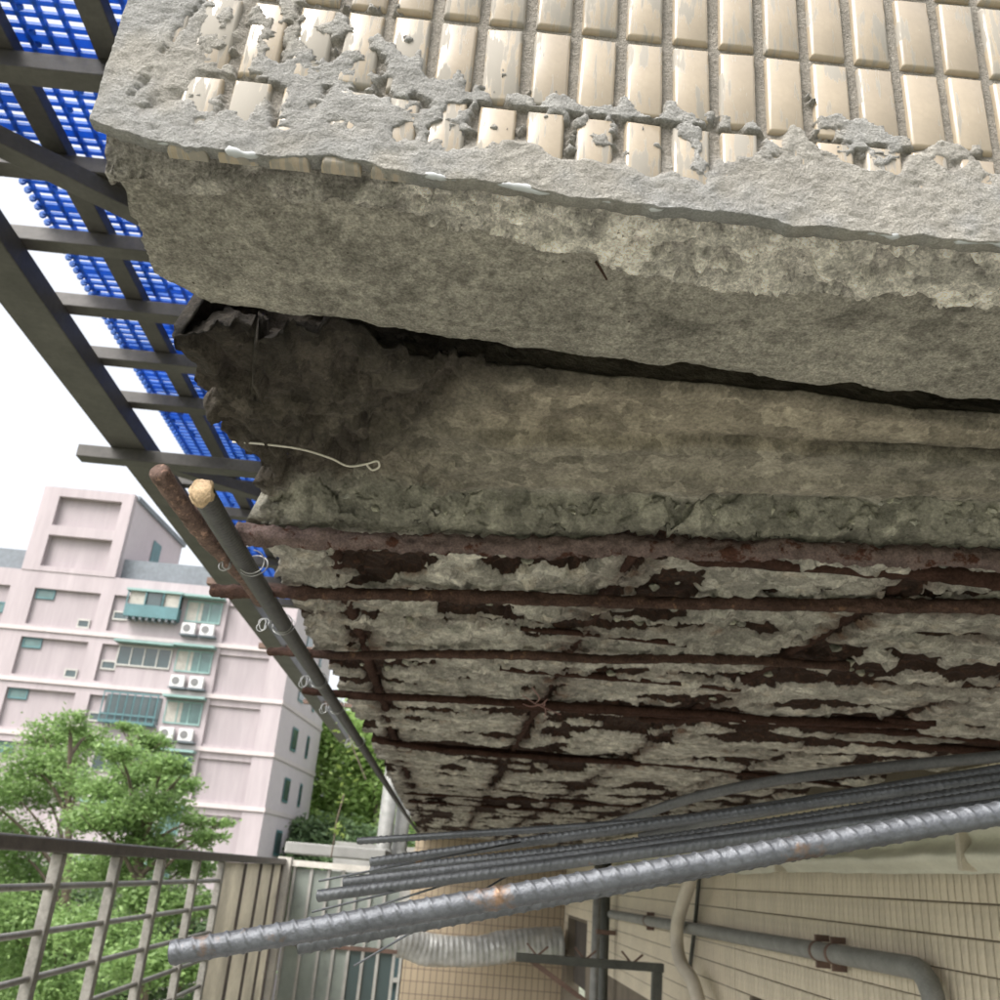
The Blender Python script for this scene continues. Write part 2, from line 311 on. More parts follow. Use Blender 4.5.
def leafmat(name, c1, c2, trans=.45):
    m = bpy.data.materials.new(name); m.use_nodes = True; nt = m.node_tree; N, L = nt.nodes, nt.links; b = N['Principled BSDF']; b.inputs['Roughness'].default_value = .55
    g = N.new('ShaderNodeNewGeometry'); cr = N.new('ShaderNodeMix'); cr.data_type = 'RGBA'; cr.inputs[6].default_value = (*c1, 1); cr.inputs[7].default_value = (*c2, 1)
    L.new(g.outputs['Random Per Island'], cr.inputs[0]); L.new(cr.outputs[2], b.inputs['Base Color'])
    t = N.new('ShaderNodeBsdfTranslucent'); L.new(cr.outputs[2], t.inputs[0]); ms = N.new('ShaderNodeMixShader'); ms.inputs[0].default_value = trans
    L.new(b.outputs[0], ms.inputs[1]); L.new(t.outputs[0], ms.inputs[2]); L.new(ms.outputs[0], N['Material Output'].inputs[0]); return m
M['leaf1'] = leafmat('leaf_mid_green', (.16, .26, .085), (.28, .41, .145))
M['leaf2'] = leafmat('leaf_deep_green', (.09, .15, .07), (.17, .25, .11))
M['leaf3'] = leafmat('leaf_bright_green', (.28, .43, .13), (.42, .56, .20))
M['leaf4'] = leafmat('leaf_yellow_green', (.17, .27, .06), (.27, .33, .08))
def brickmat(name, c, mortar, w_, h_, msz=.03):
    m = bpy.data.materials.new(name); m.use_nodes = True; nt = m.node_tree; N, L = nt.nodes, nt.links; b = N['Principled BSDF']; b.inputs['Roughness'].default_value = .6
    tc = N.new('ShaderNodeTexCoord'); sx = N.new('ShaderNodeSeparateXYZ'); cb = N.new('ShaderNodeCombineXYZ'); L.new(tc.outputs['Object'], sx.inputs[0]); L.new(sx.outputs[0], cb.inputs[0]); L.new(sx.outputs[2], cb.inputs[1])
    t = N.new('ShaderNodeTexBrick'); t.offset = 0; t.inputs['Scale'].default_value = 1; t.inputs['Brick Width'].default_value = w_; t.inputs['Row Height'].default_value = h_; t.inputs['Mortar Size'].default_value = msz
    t.inputs['Color1'].default_value = (*c, 1); t.inputs['Color2'].default_value = (*[k*.9 for k in c], 1); t.inputs['Mortar'].default_value = (*mortar, 1)
    L.new(cb.outputs[0], t.inputs[0]); L.new(t.outputs[0], b.inputs['Base Color']); return m
M['farwall'] = brickmat('far_wall_tile', (.40, .32, .22), (.17, .13, .10), .085, .15, .006)

FZ, GZ = -2.7, -11.
# ------------------------------------------------------------------ setting: ground and walkway
me = mesh('ground', [(-600, -300, -11), (600, -300, -11), (600, 900, -11), (-600, 900, -11)], [[0, 1, 2, 3]]); struct(link('ground', me, M['ground']))
struct(MB().box(-1.3, 1.9, -3, 14.2, FZ-.2, FZ).build('walkway_floor', M['floor']))

# ------------------------------------------------------------------ tiled parapet
Y0 = .62
par = thing('tiled_parapet', 'cream tiled parapet edge smeared with grey mortar, broken concrete underneath', 'parapet')
nx = 560; XL = np.linspace(-.350, 1.25, nx)
lipx = np.array([-.36, -.341, -.296, -.255, -.213, -.15, -.072, -.005, .08, .155, .206, .248, .333, .419, .7, 1.25])
lipz = np.array([.556, .553, .540, .538, .536, .545, .532, .532, .526, .525, .526, .520, .523, .525, .528, .53])
def lip(X): return np.interp(X, lipx, lipz)+.0045*fbm(v3(X*60, 1.7), 4, 3)+.003*fbm(v3(X*14, 4.), 2, 8)
TP, TX0, TZ = .0424, -.161, (.526, .621, .716, .811, .906)
# mortar: height field over the face; tiles poke through it
nz = 380
Zt = np.linspace(0, 1, nz)**1.0
XX = np.repeat(XL[:, None], nz, 1); LZ = lip(XL)[:, None]; ZZ = LZ+(1.01-LZ)*Zt[None]
P2 = v3(XX*1., ZZ*1., 0.)
big = fbm(P2*np.array([16, 16, 1])+3, 3, 11); mid = fbm(P2*np.array([48, 40, 1]), 4, 12); fine = fbm(P2*np.array([190, 190, 1]), 4, 13)
dz = ZZ-LZ
band = 1-sstep(.030, .056, dz+.030*big+.018*mid)                 # thick strip along the broken lip
leftm = 1-sstep(-.315, -.27, XX+.05*big+.025*mid-.25*(dz-.05))  # plastered corner on the left
fx = ((XX-TX0)/TP) % 1; rowz = np.where(ZZ > .716, (ZZ-.716)/.095, np.where(ZZ > .621, (ZZ-.621)/.095, (ZZ-.526)/.095))
bott = (1-sstep(.08, .34, rowz))*(1-sstep(.66, .76, ZZ))           # dabs caught on the lower edge of tiles
dens = .49-.26*sstep(-.25, .15, XX)+.10*sstep(.22, .32, XX)*(1-sstep(.585, .63, ZZ))
mid2 = fbm(P2*np.array([80, 64, 1])+9, 4, 18)
blob = sstep(.0, .16, mid2*.8+mid*.35+big*.55-.42+dens+.32*bott-.55*sstep(.60, .74, ZZ)*sstep(-.18, -.08, XX))
patch_r = sstep(.10, .22, XX+.04*mid)*(1-sstep(.585, .605, ZZ+.05*big+.035*mid))
cover = np.maximum.reduce([band, leftm, blob*.9, patch_r])
h = .0030+.0007*fine+.0006*mid*(cover > .2)+cover*(.0076+.0016*mid+.0008*mid2+.0010*fine)
crack = np.exp(-((XX+.335-.33*(ZZ-.56)-.012*mid)/.0016)**2)*(ZZ > .585)*leftm*sstep(-.2, .1, big+.3)
h = h-.006*crack
Pm = v3(XX, Y0-h-.0, ZZ)
cwarm = np.array([.300, .283, .25]); cgrey = np.array([.285, .28, .265]); cgrout = np.array([.25, .228, .195])
t1 = sstep(-.3, .35, big+.4*mid)[..., None]
cm = cgrout*(1-cover[..., None])+cover[..., None]*(cwarm*(1-t1)+cgrey*t1)
cm = cm*(1+.10*fine[..., None])
# lip: return rows that run back under the edge
ret = []; retc = []
for k, (yy, zz) in enumerate(((.010, .0), (.016, .002), (.020, .008))):
    q = Pm[:, :1].copy(); q[..., 1] = np.maximum(q[..., 1], Y0-.02)+yy+.002*fbm(v3(XL*80, k*3.), 2, 40)[:, None]; q[..., 2] += zz+.002*fbm(v3(XL*50, k*7.), 2, 41)[:, None]; ret.append(q); retc.append(cm[:, :1]*.95)
Pm = np.concatenate(ret[::-1]+[Pm], 1); cm = np.concatenate(retc[::-1]+[cm], 1)
link('mortar_face', gridmesh('mortar_face', Pm, col=cm, flip=False), M['mortar'], par)
# glazed tiles, each its own piece
def tile_mesh(wd, ht, th, b, nm):
    xs = [-wd/2, -wd/2+b*.35, -wd/2+b, wd/2-b, wd/2-b*.35, wd/2]; zs = [-ht/2, -ht/2+b*.35, -ht/2+b, ht/2-b, ht/2-b*.35, ht/2]
    e = [0, .72, 1, 1, .72, 0]; V = []; F = []
    for i, x in enumerate(xs):
        for j, z in enumerate(zs): V.append((x, -th*(.25+.75*min(e[i], e[j])), z))
    for i in range(5):
        for j in range(5): a = i*6+j; F.append([a, a+6, a+7, a+1])
    n = len(V); ring = [(0, j) for j in range(6)]+[(i, 5) for i in range(1, 6)]+[(5, j) for j in range(4, -1, -1)]+[(i, 0) for i in range(4, 0, -1)]
    for i, j in ring: x, y, z = V[i*6+j]; V.append((x, th*.6, z))
    for k in range(len(ring)):
        a = ring[k][0]*6+ring[k][1]; k2 = (k+1) % len(ring); c = ring[k2][0]*6+ring[k2][1]; F.append([a, c, n+k2, n+k])
    return mesh(nm, V, F, True)
tme = tile_mesh(TP-.0092, .095-.0072, .0078, .0036, 'tile'); tme.materials.append(M['creamtile'])
tlow = None
for r in range(5):
    for k in range(-4, 26):
        x = TX0+(k+.5)*TP
        if x > 1.0: continue
        zc = TZ[r]+.0475+.0008*random.uniform(-1, 1)
        if r == 0 and k < -3: continue
        o = bpy.data.objects.new('tile', tme); COL.objects.link(o); o.parent = par
        o.location = (x+random.uniform(-.0006, .0006), Y0-.001, zc); o.rotation_euler = (random.gauss(0, .012), random.gauss(0, .008), random.gauss(0, .022))
        if r == 0: o.scale = (1, 1, .93); o.location.z += .004
# white sealant squeezed out along the broken lip
def bead(x0, x1, r0, seed):
    xs = np.linspace(x0, x1, int((x1-x0)/.003)); zz = lip(xs)+.001
    pts = v3(xs, Y0-.008+.002*fbm(v3(xs*50, seed), 2, 5), zz+.0015*fbm(v3(xs*40, seed), 3, 6))
    rr = r0*(.25+1.1*np.clip(fbm(v3(xs*70, seed*3.), 4, 9)+.2, 0, 1.2)); rr[0] = rr[-1] = .0005
    V, F = tube_arrays(pts, list(rr), 8, True, len(pts)); o = link('sealant_bead', mesh('sealant_bead', V, F, True), M['sealant'], par); return o
bead(-.235, -.205, .0055, 1); bead(-.07, .09, .0032, 2); bead(.12, .150, .005, 3); bead(.30, .335, .004, 4); bead(.38, .44, .0045, 5); bead(-.315, -.28, .003, 6)
# concrete core: swept profile, displaced
prof = [(.634, .80, 0), (.634, .575, 0), (.637, .562, .6), (.645, .560, 1), (.70, .558, 1), (.76, .553, .4), (.84, .549, .25), (.875, .549, .3), (.89, .553, .4), (.897, .57, .5), (.905, .62, .5), (.915, .80, .5)]
pr = np.array(prof); seg = np.r_[0, np.cumsum(np.hypot(np.diff(pr[:, 0]), np.diff(pr[:, 1])))]
tt = np.r_[np.linspace(0, seg[1], 4)[:-1], np.linspace(seg[1], seg[-2], 150)[:-1], np.linspace(seg[-2], seg[-1], 12)]
py, pz, pa = (np.interp(tt, seg, pr[:, k]) for k in range(3)); nr = len(tt)
XC = np.r_[np.full(6, -.352), np.linspace(-.352, 1.25, 540)]
ncol = len(XC); XX = np.repeat(XC[:, None], nr, 1); YY = np.repeat(py[None], ncol, 0); ZZ = np.repeat(pz[None], ncol, 0)
ybk = np.interp(XC, [-.36, -.335, -.30, -.22, -.12, -.04, .1, .264, .4, .58, 1.3], [.815, .83, .862, .868, .868, .886, .889, .898, .905, .905, .905])+.013*fbm(v3(XC*26, 9.), 5, 21, .6)+.006*fbm(v3(XC*9, 5.), 2, 23)
wgt = sstep(.70, .88, YY); YY = YY+wgt*(ybk[:, None]-.888)
P2 = v3(XX, YY, ZZ*.5)
n1 = fbm(P2*22, 4, 31); n2 = fbm(P2*85, 4, 32); n3 = fbm(P2*7, 3, 33); fh, fr, fe = facets(v3(XX*42+2*n1, YY*42+2*n2), 5)
bound = .686+.012*np.sin(XX*9)+.036*n1+.010*n2+.012*n3+.010*sstep(-.25, -.05, XX)+.036*sstep(-.02, .25, XX)          # how far back the crumbling reaches
crumb = 1-sstep(-.004, .004, YY-bound)
isund = ((ZZ < .60) & (YY > .63)).astype(float)
bite = sstep(.1, .3, n1+n3*.6)
gl, gr, ge = facets(v3(XX*24+1.6*n1, YY*30+1.2*n2), 15)
slot = (1-sstep(.640, .662, YY+.012*n1))
bite = sstep(.12, .2, n1+.7*n3+.2*n2)
up = crumb*(-.005-.009*gr-.004*fr+.008*n1+.004*n2+.012*slot+.007*bite)+(1-crumb)*(.0022*n1+.0014*n2+.005*n3)
ZZ = ZZ+isund*up+isund*.0012*n2*crumb
end = np.zeros(ncol); end[:6] = np.linspace(1, 0, 7)[:6]
rs = (.012+.012*fbm(v3(py*40, pz*40, 3.), 3, 35))[None]
XX = XX-.006+rs*(1-sstep(-.352, -.335, XX))*.6
XX[:6] += .03*end[:6, None]; ZZ[:6] += .10*end[:6, None]
Pc = v3(XX, YY, ZZ)
cold = np.array([.325, .302, .258]); cpale = np.array([.78, .73, .65]); cdark = np.array([.125, .11, .09])
k1 = sstep(-.25, .45, n3+.35*n1)[..., None]
base = cold*(1-k1)+np.array([.40, .372, .318])*k1
base = base*(1-.35*sstep(.15, .6, n1+.6*n2)[..., None])
pale = cpale*(.75+.35*fr[..., None]+.45*gr[..., None])*(1-.45*sstep(.05, .5, -n1+.3*n2)[..., None])
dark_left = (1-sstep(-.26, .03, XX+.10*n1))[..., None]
pale = pale*(1-.62*dark_left)+cdark*.3*dark_left  # crumbled layer gets darker toward the left
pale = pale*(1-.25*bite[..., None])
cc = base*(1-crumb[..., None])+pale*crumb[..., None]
back = sstep(.565, .60, ZZ)*(YY > .8); cc = cc*(1-back[..., None])+np.array([.10, .085, .07])*back[..., None]  # gap shade painted onto the rear face of the core
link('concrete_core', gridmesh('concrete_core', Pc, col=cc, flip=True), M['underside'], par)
MB().box(-.335, 1.6, .637, .86, .60, 1.4).build('core_fill', M['dark'], par)
MB().box(-.3485, 1.6, .6235, .80, 1.004, 1.7).build('upper_wall', M['walltile'], par)
nl = tube('nail', [onZ(596, 262, .549), onZ(600, 268, .54), onZ(607, 280, .532)], [.0014, .0014, .001], M['rust'], None, 7); tag(nl, 'short rusty nail stub poking from the parapet underside', 'nail')

# ------------------------------------------------------------------ hacked slab with soffit
SZ = .478
slab = thing('concrete_slab', 'hacked concrete canopy slab with rough stained underside and rusted steel', 'slab')
# profile rows: Y at X=.03, z, skew weight, roughness
rows = [(1.06, .80, 0, .3), (1.05, .66, 0, .4), (1.0, .594, 0, .6), (.984, .580, .03, .7), (1.0, .571, .1, .7), (1.07, .560, .35, .55), (1.17, .549, .75, .5), (1.24, .540, 1, .6), (1.262, .528, 1, .9), (1.275, .505, 1, 1.0), (1.292, .486, 1, 1.0), (1.33, SZ, 1, 1.0)]
pr = np.array(rows); seg = np.r_[0, np.cumsum(np.hypot(np.diff(pr[:, 0]), np.diff(pr[:, 1])))]
tt = np.r_[np.linspace(0, seg[1], 6)[:-1], np.linspace(seg[1], seg[-1], 140)]
A = [np.interp(tt, seg, pr[:, k]) for k in range(4)]
sy = 1.33*np.exp(np.linspace(0, math.log(13.75/1.33), 640))[1:]
py = np.r_[A[0], sy]; pz = np.r_[A[1], np.full(len(sy), SZ)]; psk = np.r_[A[2], 1-.9*sstep(3.0, 7.0, sy)]; pra = np.r_[A[3], np.ones(len(sy))]
XC = np.r_[np.full(6, -.348), np.linspace(-.348, .80, 330), np.linspace(.80, 1.78, 80)[1:]]
ncol, nr = len(XC), len(py)
XX = np.repeat(XC[:, None], nr, 1); YS = np.repeat(py[None], ncol, 0)      # YS: unskewed coordinate
SK = -.21*(XX-.03)*psk[None]
YY = YS+SK; ZZ = np.repeat(pz[None], ncol, 0); RA = np.repeat(pra[None], ncol, 0)
sof = sstep(1.30, 1.345, YS)                # 1 on the soffit proper
stp = sstep(1.235, 1.262, YS)*(1-sof)        # the rough step
Q = v3(XX, YS, ZZ)
n1 = fbm(Q*np.array([10, 10, 10]), 3, 51); n2 = fbm(Q*np.array([26, 26, 26]), 2, 52); n3 = fbm(Q*np.array([3, 3, 3]), 3, 53); n4 = fbm(Q*120, 3, 54)
f1, r1, e1 = facets(v3(XX*17+.9*n1, YS*17+.9*n2), 61); f2, r2, e2 = facets(v3(XX*44+1.2*n2, YS*44-1.2*n1), 67)
dist = sstep(1.5, 4.5, YS)
relief = (.013*f1+.0085*f2)*(1-.65*dist)+.004*n1*(1-.6*dist)+.003*n2*(1-.6*dist)+.0008*n4*(1-sstep(1.35, 1.8, YS))
# corroded grooves along embedded bars (run across) and three along the slab
def groove(c, half, wid): return 1-sstep(.55*wid, wid, np.abs(c)+0*half)
gro = np.zeros_like(XX); stain = np.zeros_like(XX)
GL = []
yk = 1.62; k = 0
while yk < 13.2:
    wv = fbm(v3(XX*2.3+k*5.1, k*3.3, 0.), 3, 71); w2 = fbm(v3(XX*8+k*2.7, k*1.7, 0.), 2, 72)
    cen = YS-yk-.05*fbm(v3(XX*1.6, k*8.8, 0.), 2, 73)
    wid = np.clip(.090*(wv+.24+.8*w2)*(1+.12*yk+.34*max(0, yk-2.2)), 0, .55)*(0.30+.70*sstep(1.7, 2.3, yk))
    g = np.where(wid > .003, 1-sstep(.3, 1.15, np.abs(cen)/(wid+1e-6)+.10*n1), 0)
    gro = np.maximum(gro, g); stain = np.maximum(stain, np.exp(-(cen/(.03+.3*wid))**2)*sstep(-.15, .2, wv+.3*w2))
    GL.append(yk); yk += random.uniform(.14, .26)*(1+.05*yk); k += 1
for xb in (-.232, .252, .70, 1.18, 1.6):
    wv = fbm(v3(YS*3.5, xb*9, 0.), 3, 75); w2 = fbm(v3(YS*17, XX*8, xb*9), 3, 76); cen = XX-xb-.012*fbm(v3(YS*4., xb*5, 0.), 3, 77)
    wid = np.clip(.040*(wv+.48+1.0*w2), 0, .08)
    g = np.where(wid > .002, 1-sstep(.5, 1.05, np.abs(cen)/(wid+1e-6)), 0)*.75
    gro = np.maximum(gro, g); stain = np.maximum(stain, np.exp(-(cen/.045)**2)*sstep(-.9 if xb in (.252, .70) else -.55, -.15 if xb in (.252, .70) else .05, wv+.8*w2))
hole = sstep(.30, .40, fbm(v3(XX*5.5, YS*8., 4.), 4, 78)+.15*f2*1.)*(1-sstep(1.3, 1.36, 1.36+0*YS-0))
pock = sstep(.25, .35, fbm(v3(XX*5.5, YS*7., 4.), 3, 78)+.05*f2+.10*sstep(.2, .9, XX))
gro = np.maximum(gro, pock*.8); stain = np.maximum(stain, pock*.8)
gro *= sof; stain *= sof
sm = np.clip(1-sof-stp, 0, 1)
zoff = sof*(relief+(.024+.030*dist)*gro*(.9+.3*n1))+stp*.6*relief
# upper band: smoother plaster with a ragged upper-left part
rag = sm*sstep(-.05, .25, -XX+.02+.3*n1)
yoff = -stp*(.010*f2+.014*f1+.004*n2)-0*sm
hn = fbm(Q*70, 3, 93)
plast = rag*.006*hn+sm*.0016*hn+sm*(.007*n1+.003*n2+.006*n3)+rag*(.030*f1+.022*n1+.014*f2)
ledge = YS-(1.105+.012*fbm(v3(XX*5, 2., 0.), 3, 82)+.006*n2)
lay = sm*(-.020*sstep(-.005, .005, ledge)*sstep(-.12, .0, XX+.1*n1)+.006*sstep(-.02, .02, fbm(v3(XX*3., YS*18, 1.), 4, 81)))
lay = lay+sm*.02*np.exp(-(ledge/.007)**2)*sstep(-.1, .2, fbm(v3(XX*7, 1., 0.), 3, 83)+.1)
ZZ = ZZ+zoff+plast+lay; YY = YY+yoff
# ragged left end
lx = (.012*fbm(v3(py*9, 2.2, 0.), 4, 85)+.012*fbm(v3(py*38, 7.1, 0.), 4, 86))*(1+1.2*(1-sstep(1.3, 1.5, py)))
hb = np.interp(py, [.97, .99, 1.02, 1.08, 1.14, 1.2, 1.26, 1.3, 1.4], [.012, -.012, -.024, -.022, -.006, .012, .024, .010, .004])
LW = 1-sstep(-.348, -.27, XX)
XX = XX+LW*(lx+hb)[None]
en = np.linspace(1, 0, 7)[:6]
XX[:6] += .05*en[:, None]; ZZ[:6] += .16*en[:, None]
XX[6:9] += .006*np.array([1, .4, .1])[:, None]*0
lw2 = (1-sstep(-.20, -.04, XX+.06*n1))*(1-sstep(.99, 1.04, YS))
YY = YY-lw2*(.055+.03*n1)*np.where(np.arange(nr)[None] < 60, 1, 1)
ZZ = ZZ+lw2*.005*f2
Ps = v3(XX, YY, ZZ)
cg1, cg2, cg3 = np.array([.335, .312, .27]), np.array([.455, .425, .37]), np.array([.25, .245, .21])
kk = sstep(.25, .75, r1)[..., None]; k2_ = sstep(.55, .95, r2)[..., None]
c = cg1*(1-kk)+cg2*kk; c = c*(1-.5*k2_)+(cg3*(.6+.8*r1[..., None]))*.5*k2_
c = c*(.90+.28*sstep(-.3, .4, n3+.4*n1)[..., None])
c = np.where((r2 > .93)[..., None], np.array([.40, .36, .30]), c)
rustc = np.array([.036, .019, .014])*(1+.7*np.clip(n2, -.6, 1)[..., None]); orange = np.array([.16, .08, .045])
halo = np.clip(stain*1.25+.5*n2*stain, 0, 1)[..., None]
c = c*(1-halo*.70)+(rustc*1.6)*halo*.70
osp = (sstep(.30, .5, n2+.4*n1)*sstep(.02, .2, stain)*.5)[..., None]; c = c*(1-osp)+orange*osp

grn = np.array([.27, .265, .215]); stc = (np.array([.245, .232, .19])*(.70+.5*r2[..., None]))
c = c*(1-stp[..., None])+stc*stp[..., None]
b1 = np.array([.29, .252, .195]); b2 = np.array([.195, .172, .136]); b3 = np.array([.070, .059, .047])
kb = sstep(-.15, .25, n3+.5*fbm(v3(XX*3, YS*22, 0.), 4, 91))[..., None]
cb = b2*(1-kb)+b1*kb
dl = (sstep(.0, .26, -XX+.04+.35*n1+.7*(1.10-YS)))[..., None]; cb = cb*(1-dl)+b3*(1+.5*n1[..., None])*dl  # left hollow: dirt and occlusion shade both painted into the colour
crk = (np.exp(-((ledge+.004)/.009)**2)*sstep(-.25, .1, fbm(v3(XX*6, 3., 0.), 3, 84)+.15)*sstep(-.15, .0, XX))[..., None]; cb = cb*(1-.75*crk)+np.array([.04, .033, .026])*.75*crk
lowb = (sstep(.0, .012, ledge)*sstep(-.15, .05, XX))[..., None]; cb = cb*(1-.5*lowb)+np.array([.25, .232, .195])*(1+.25*n1[..., None])*.5*lowb
dk = (1-sstep(.985, 1.02, YS+.02*n1))[..., None]; cb = cb*(1-.5*dk)  # shade inside the gap behind the parapet, put into the colour
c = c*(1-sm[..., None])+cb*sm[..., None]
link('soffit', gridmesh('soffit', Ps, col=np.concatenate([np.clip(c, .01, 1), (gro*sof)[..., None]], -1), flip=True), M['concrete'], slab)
MB().box(-.29, 1.78, 1.36, 13.75, .60, .78).build('slab_light_block', M['dark'], slab)  # unseen box for the slab thickness, added to block sky light
MB().box(-.27, 1.78, .90, 1.36, .70, .80).build('slab_nose', M['dark'], slab)
# embedded bars glimpsed in the grooves
for i, (p, q, r) in enumerate((((520, 628), (690, 646), .006), ((500, 668), (742, 690), .010), ((690, 556), (1010, 580), .015), ((515, 704), (1005, 741), .012), ((378, 742), (700, 768), .010), ((700, 768), (880, 790), .010), ((404, 793), (640, 806), .012), ((408, 801), (560, 812), .012), ((640, 720), (935, 722), .010), ((860, 742), (1000, 752), .014))):
    a, b = onZ(*p, SZ-.002), onZ(*q, SZ-.002)
    rusty('embedded_bar', [a, (a+b)/2+np.array([0, .01, .006]), b], r, M['rustdark'], slab, .3, 10, .012, 50+i)
for i, (xb, y0, y1) in enumerate(((-.232, 1.45, 7.), (.252, 1.36, 4.0), (.70, 1.4, 3.1))):
    rusty('embedded_bar', [(xb, y0, SZ+.014), (xb-.006, (y0+y1)/2, SZ+.020), (xb, y1, SZ+.016)], .013, M['rustdark'], slab, .35, 10, .012, 70+i)
# small stones standing proud of the broken face
sv = [(0, 0, -.6), (.5, .1, -.2), (.1, .55, -.15), (-.5, .15, -.25), (-.05, -.5, -.2), (.35, -.3, .25), (.3, .4, .3), (-.4, .35, .3), (-.35, -.35, .2)]
for i in range(170):
    x = random.uniform(-.31, .95); ysk = random.choice((random.uniform(1.26, 1.31), random.uniform(1.34, 2.6))); s_ = random.uniform(.010, .030)
    z = (random.uniform(.493, .534) if ysk < 1.32 else SZ+.004); ysk = 1.272+.45*(.51-z) if ysk < 1.32 else ysk; y = ysk-.21*(x-.03)
    z += .006
    s_ *= (.7 if ysk < 1.32 else 1); V = [(q_*Vector((1, random.uniform(.6, 1), .6)))*s_*.55 for q_ in [Vector([random.gauss(0, 1) for _ in range(3)]).normalized() for _ in range(14)]]
    import bmesh
    bm = bmesh.new(); [bm.verts.new(v) for v in V]; bmesh.ops.convex_hull(bm, input=bm.verts); me = bpy.data.meshes.new('aggregate_stone'); bm.to_mesh(me); bm.free()
    a = me.color_attributes.new('Col', 'FLOAT_COLOR', 'POINT'); g = random.uniform(.17, .36); tn = random.uniform(.85, 1.0)
    a.data.foreach_set('color', [g, g*(.93+.04*tn), g*(.80*tn+.05), 0]*len(me.vertices))
    o = link('aggregate_stone', me, M['concrete'], slab); o.location = (x, y, z); o.rotation_euler = (0, 0, random.uniform(0, 6.28))

# ------------------------------------------------------------------ exposed rusty bars
def Zb(px, z): return onZ(px[0], px[1], z)
tag(rusty('rusty_bar', [Zb((238, 535), .462), Zb((420, 543), .462), Zb((640, 549), .464), Zb((860, 554), .464), Zb((1060, 560), .464)], .0138, M['rustpurple'], None, .60, 18, .003, 1), 'thickest flaking purple-brown reinforcing bar, the topmost under the slab', 'steel bar', 'exposed rusty bars')
tag(rusty('rusty_bar', [Zb((211, 591), .455), Zb((480, 597), .458), Zb((760, 605), .462), Zb((1060, 610), .462)], .0112, M['rust'], None, .40, 16, .004, 2), 'second rusty reinforcing bar from the top, brown with pale flecks', 'steel bar', 'exposed rusty bars')
tag(rusty('rusty_bar', [Zb((269, 653), .455), Zb((500, 656), .46), Zb((700, 659), .466), Zb((850, 666), .474)], .0100, M['rust'], None, .36, 12, .006, 3), 'third rusty reinforcing bar from the top, sinking into the slab at right', 'steel bar', 'exposed rusty bars')
tag(rusty('rusty_bar', [Zb((303, 692), .455), Zb((520, 703), .46), Zb((720, 716), .464), Zb((930, 726), .47)], .0110, M['rustdark'], None, .25, 12, .006, 4), 'fourth rusty reinforcing bar from the top, dark and thin', 'steel bar', 'exposed rusty bars')
tag(rusty('rusty_bar', [Zb((372, 740), .455), Zb((470, 752), .462), Zb((640, 764), .47)], .0120, M['rustdark'], None, .25, 12, .008, 5), 'fifth rusty reinforcing bar from the top, far under the slab', 'steel bar', 'exposed rusty bars')
# splice bar hanging off at the corner
tag(rusty('rusty_bar', [atd(160, 472, 1.30), atd(186, 510, 1.36), atd(208, 538, 1.43), atd(238, 570, 1.56), atd(262, 600, 1.75)], .0145, M['rustlight'], None, .16, 16, .004, 6), 'short bent rusty bar end with pale specks beside the grey edge bar', 'steel bar')

# grey ribbed edge bar with cut end
ez = .445
eb = thing('edge_bar', 'grey ribbed reinforcing bar running away along the slab edge', 'steel bar')
pts = [Zb((203, 494), ez), Zb((255, 580), ez), Zb((330, 697), ez), Zb((372, 762), ez), Zb((404, 812), ez), Zb((419, 834), ez)]
ribbed('shaft', pts, .0158, .0105, M['steeledge'], .09, 18, 5, eb)
a = np.array(pts[0]); b = np.array(pts[1]); dr = (a-b)/np.linalg.norm(a-b)
cap = [a-dr*.003, a+dr*.003, a+dr*.008, a+dr*.011]
V, F = tube_arrays(cap, [.0162, .0180, .0175, .0145], 22, True, 12)
V = V+.009*np.stack([fbm(V*75, 4, k) for k in range(3)], 1); link('cut_end', mesh('cut_end', V, F, True), M['cream'], eb)
# tie wires
def tie(px, py, r, label, curl=True, big=.019):
    c0 = onZ(px, py, ez); t = np.array([.03, 1, 0]); t /= np.linalg.norm(t); n = np.array([0, 0, 1.]); s_ = np.cross(t, n)
    tw = thing('tie_wire', label, 'wire', 'tie wires on the edge bar')
    ang = np.linspace(0, 2*np.pi, 25); R = .0205
    tube('loop', [c0+R*(np.cos(k)*n+np.sin(k)*s_)+t*(.012*math.sin(k*.5+1)) for k in ang], r, M['wire'], tw, 6)
    tube('loop', [c0+R*1.08*(np.cos(k)*n+np.sin(k)*s_)+t*(.03+.014*math.cos(k)) for k in ang], r, M['wire'], tw, 6)
    if curl:
        base = c0-s_*(-1)*0+np.array([-.034, -.012, -.012])*1.0; pts = [c0+np.array([-R, 0, .002])]
        for k in range(26):
            an = k/26*4.2*np.pi; pts.append(base+big*(1-.012*k)*np.array([math.cos(an), .15*math.sin(an)+.002*k, math.sin(an)])*(.6+.25*math.sin(k*.9)))
        tube('curl', pts, r, M['wire'], tw, 6)
    return tw
tie(250, 560, .0011, 'wire tie with a large curl nearest the cut bar end')
tie(281, 622, .0011, 'wire tie with a curl where the second rusty bar meets the edge bar')
tie(318, 679, .0011, 'wire tie with a small curl where the third rusty bar meets the edge bar', True, .022)
tie(336, 706, .0011, 'wire tie where the fourth rusty bar meets the edge bar', True, .022)
tie(358, 741, .0011, 'small far wire tie on the edge bar above the green trees', True, .024)
tw = tube('twine', [onZ(233, 442, .56), onZ(262, 444, .535), onZ(300, 449, .53), onZ(330, 458, .53), onZ(348, 466, .53), onZ(366, 464, .53), onZ(377, 461, .53), onZ(379, 467, .53), onZ(372, 470, .53), onZ(366, 464, .53)], .0015, M['twine'], None, 7); tag(tw, 'frayed white twine dangling across the dark slab corner', 'twine')
pk = thing('pink_twine', 'tuft of pink twine caught on the rusted soffit bars', 'twine')
c0 = np.array(onZ(541, 704, SZ-.02))
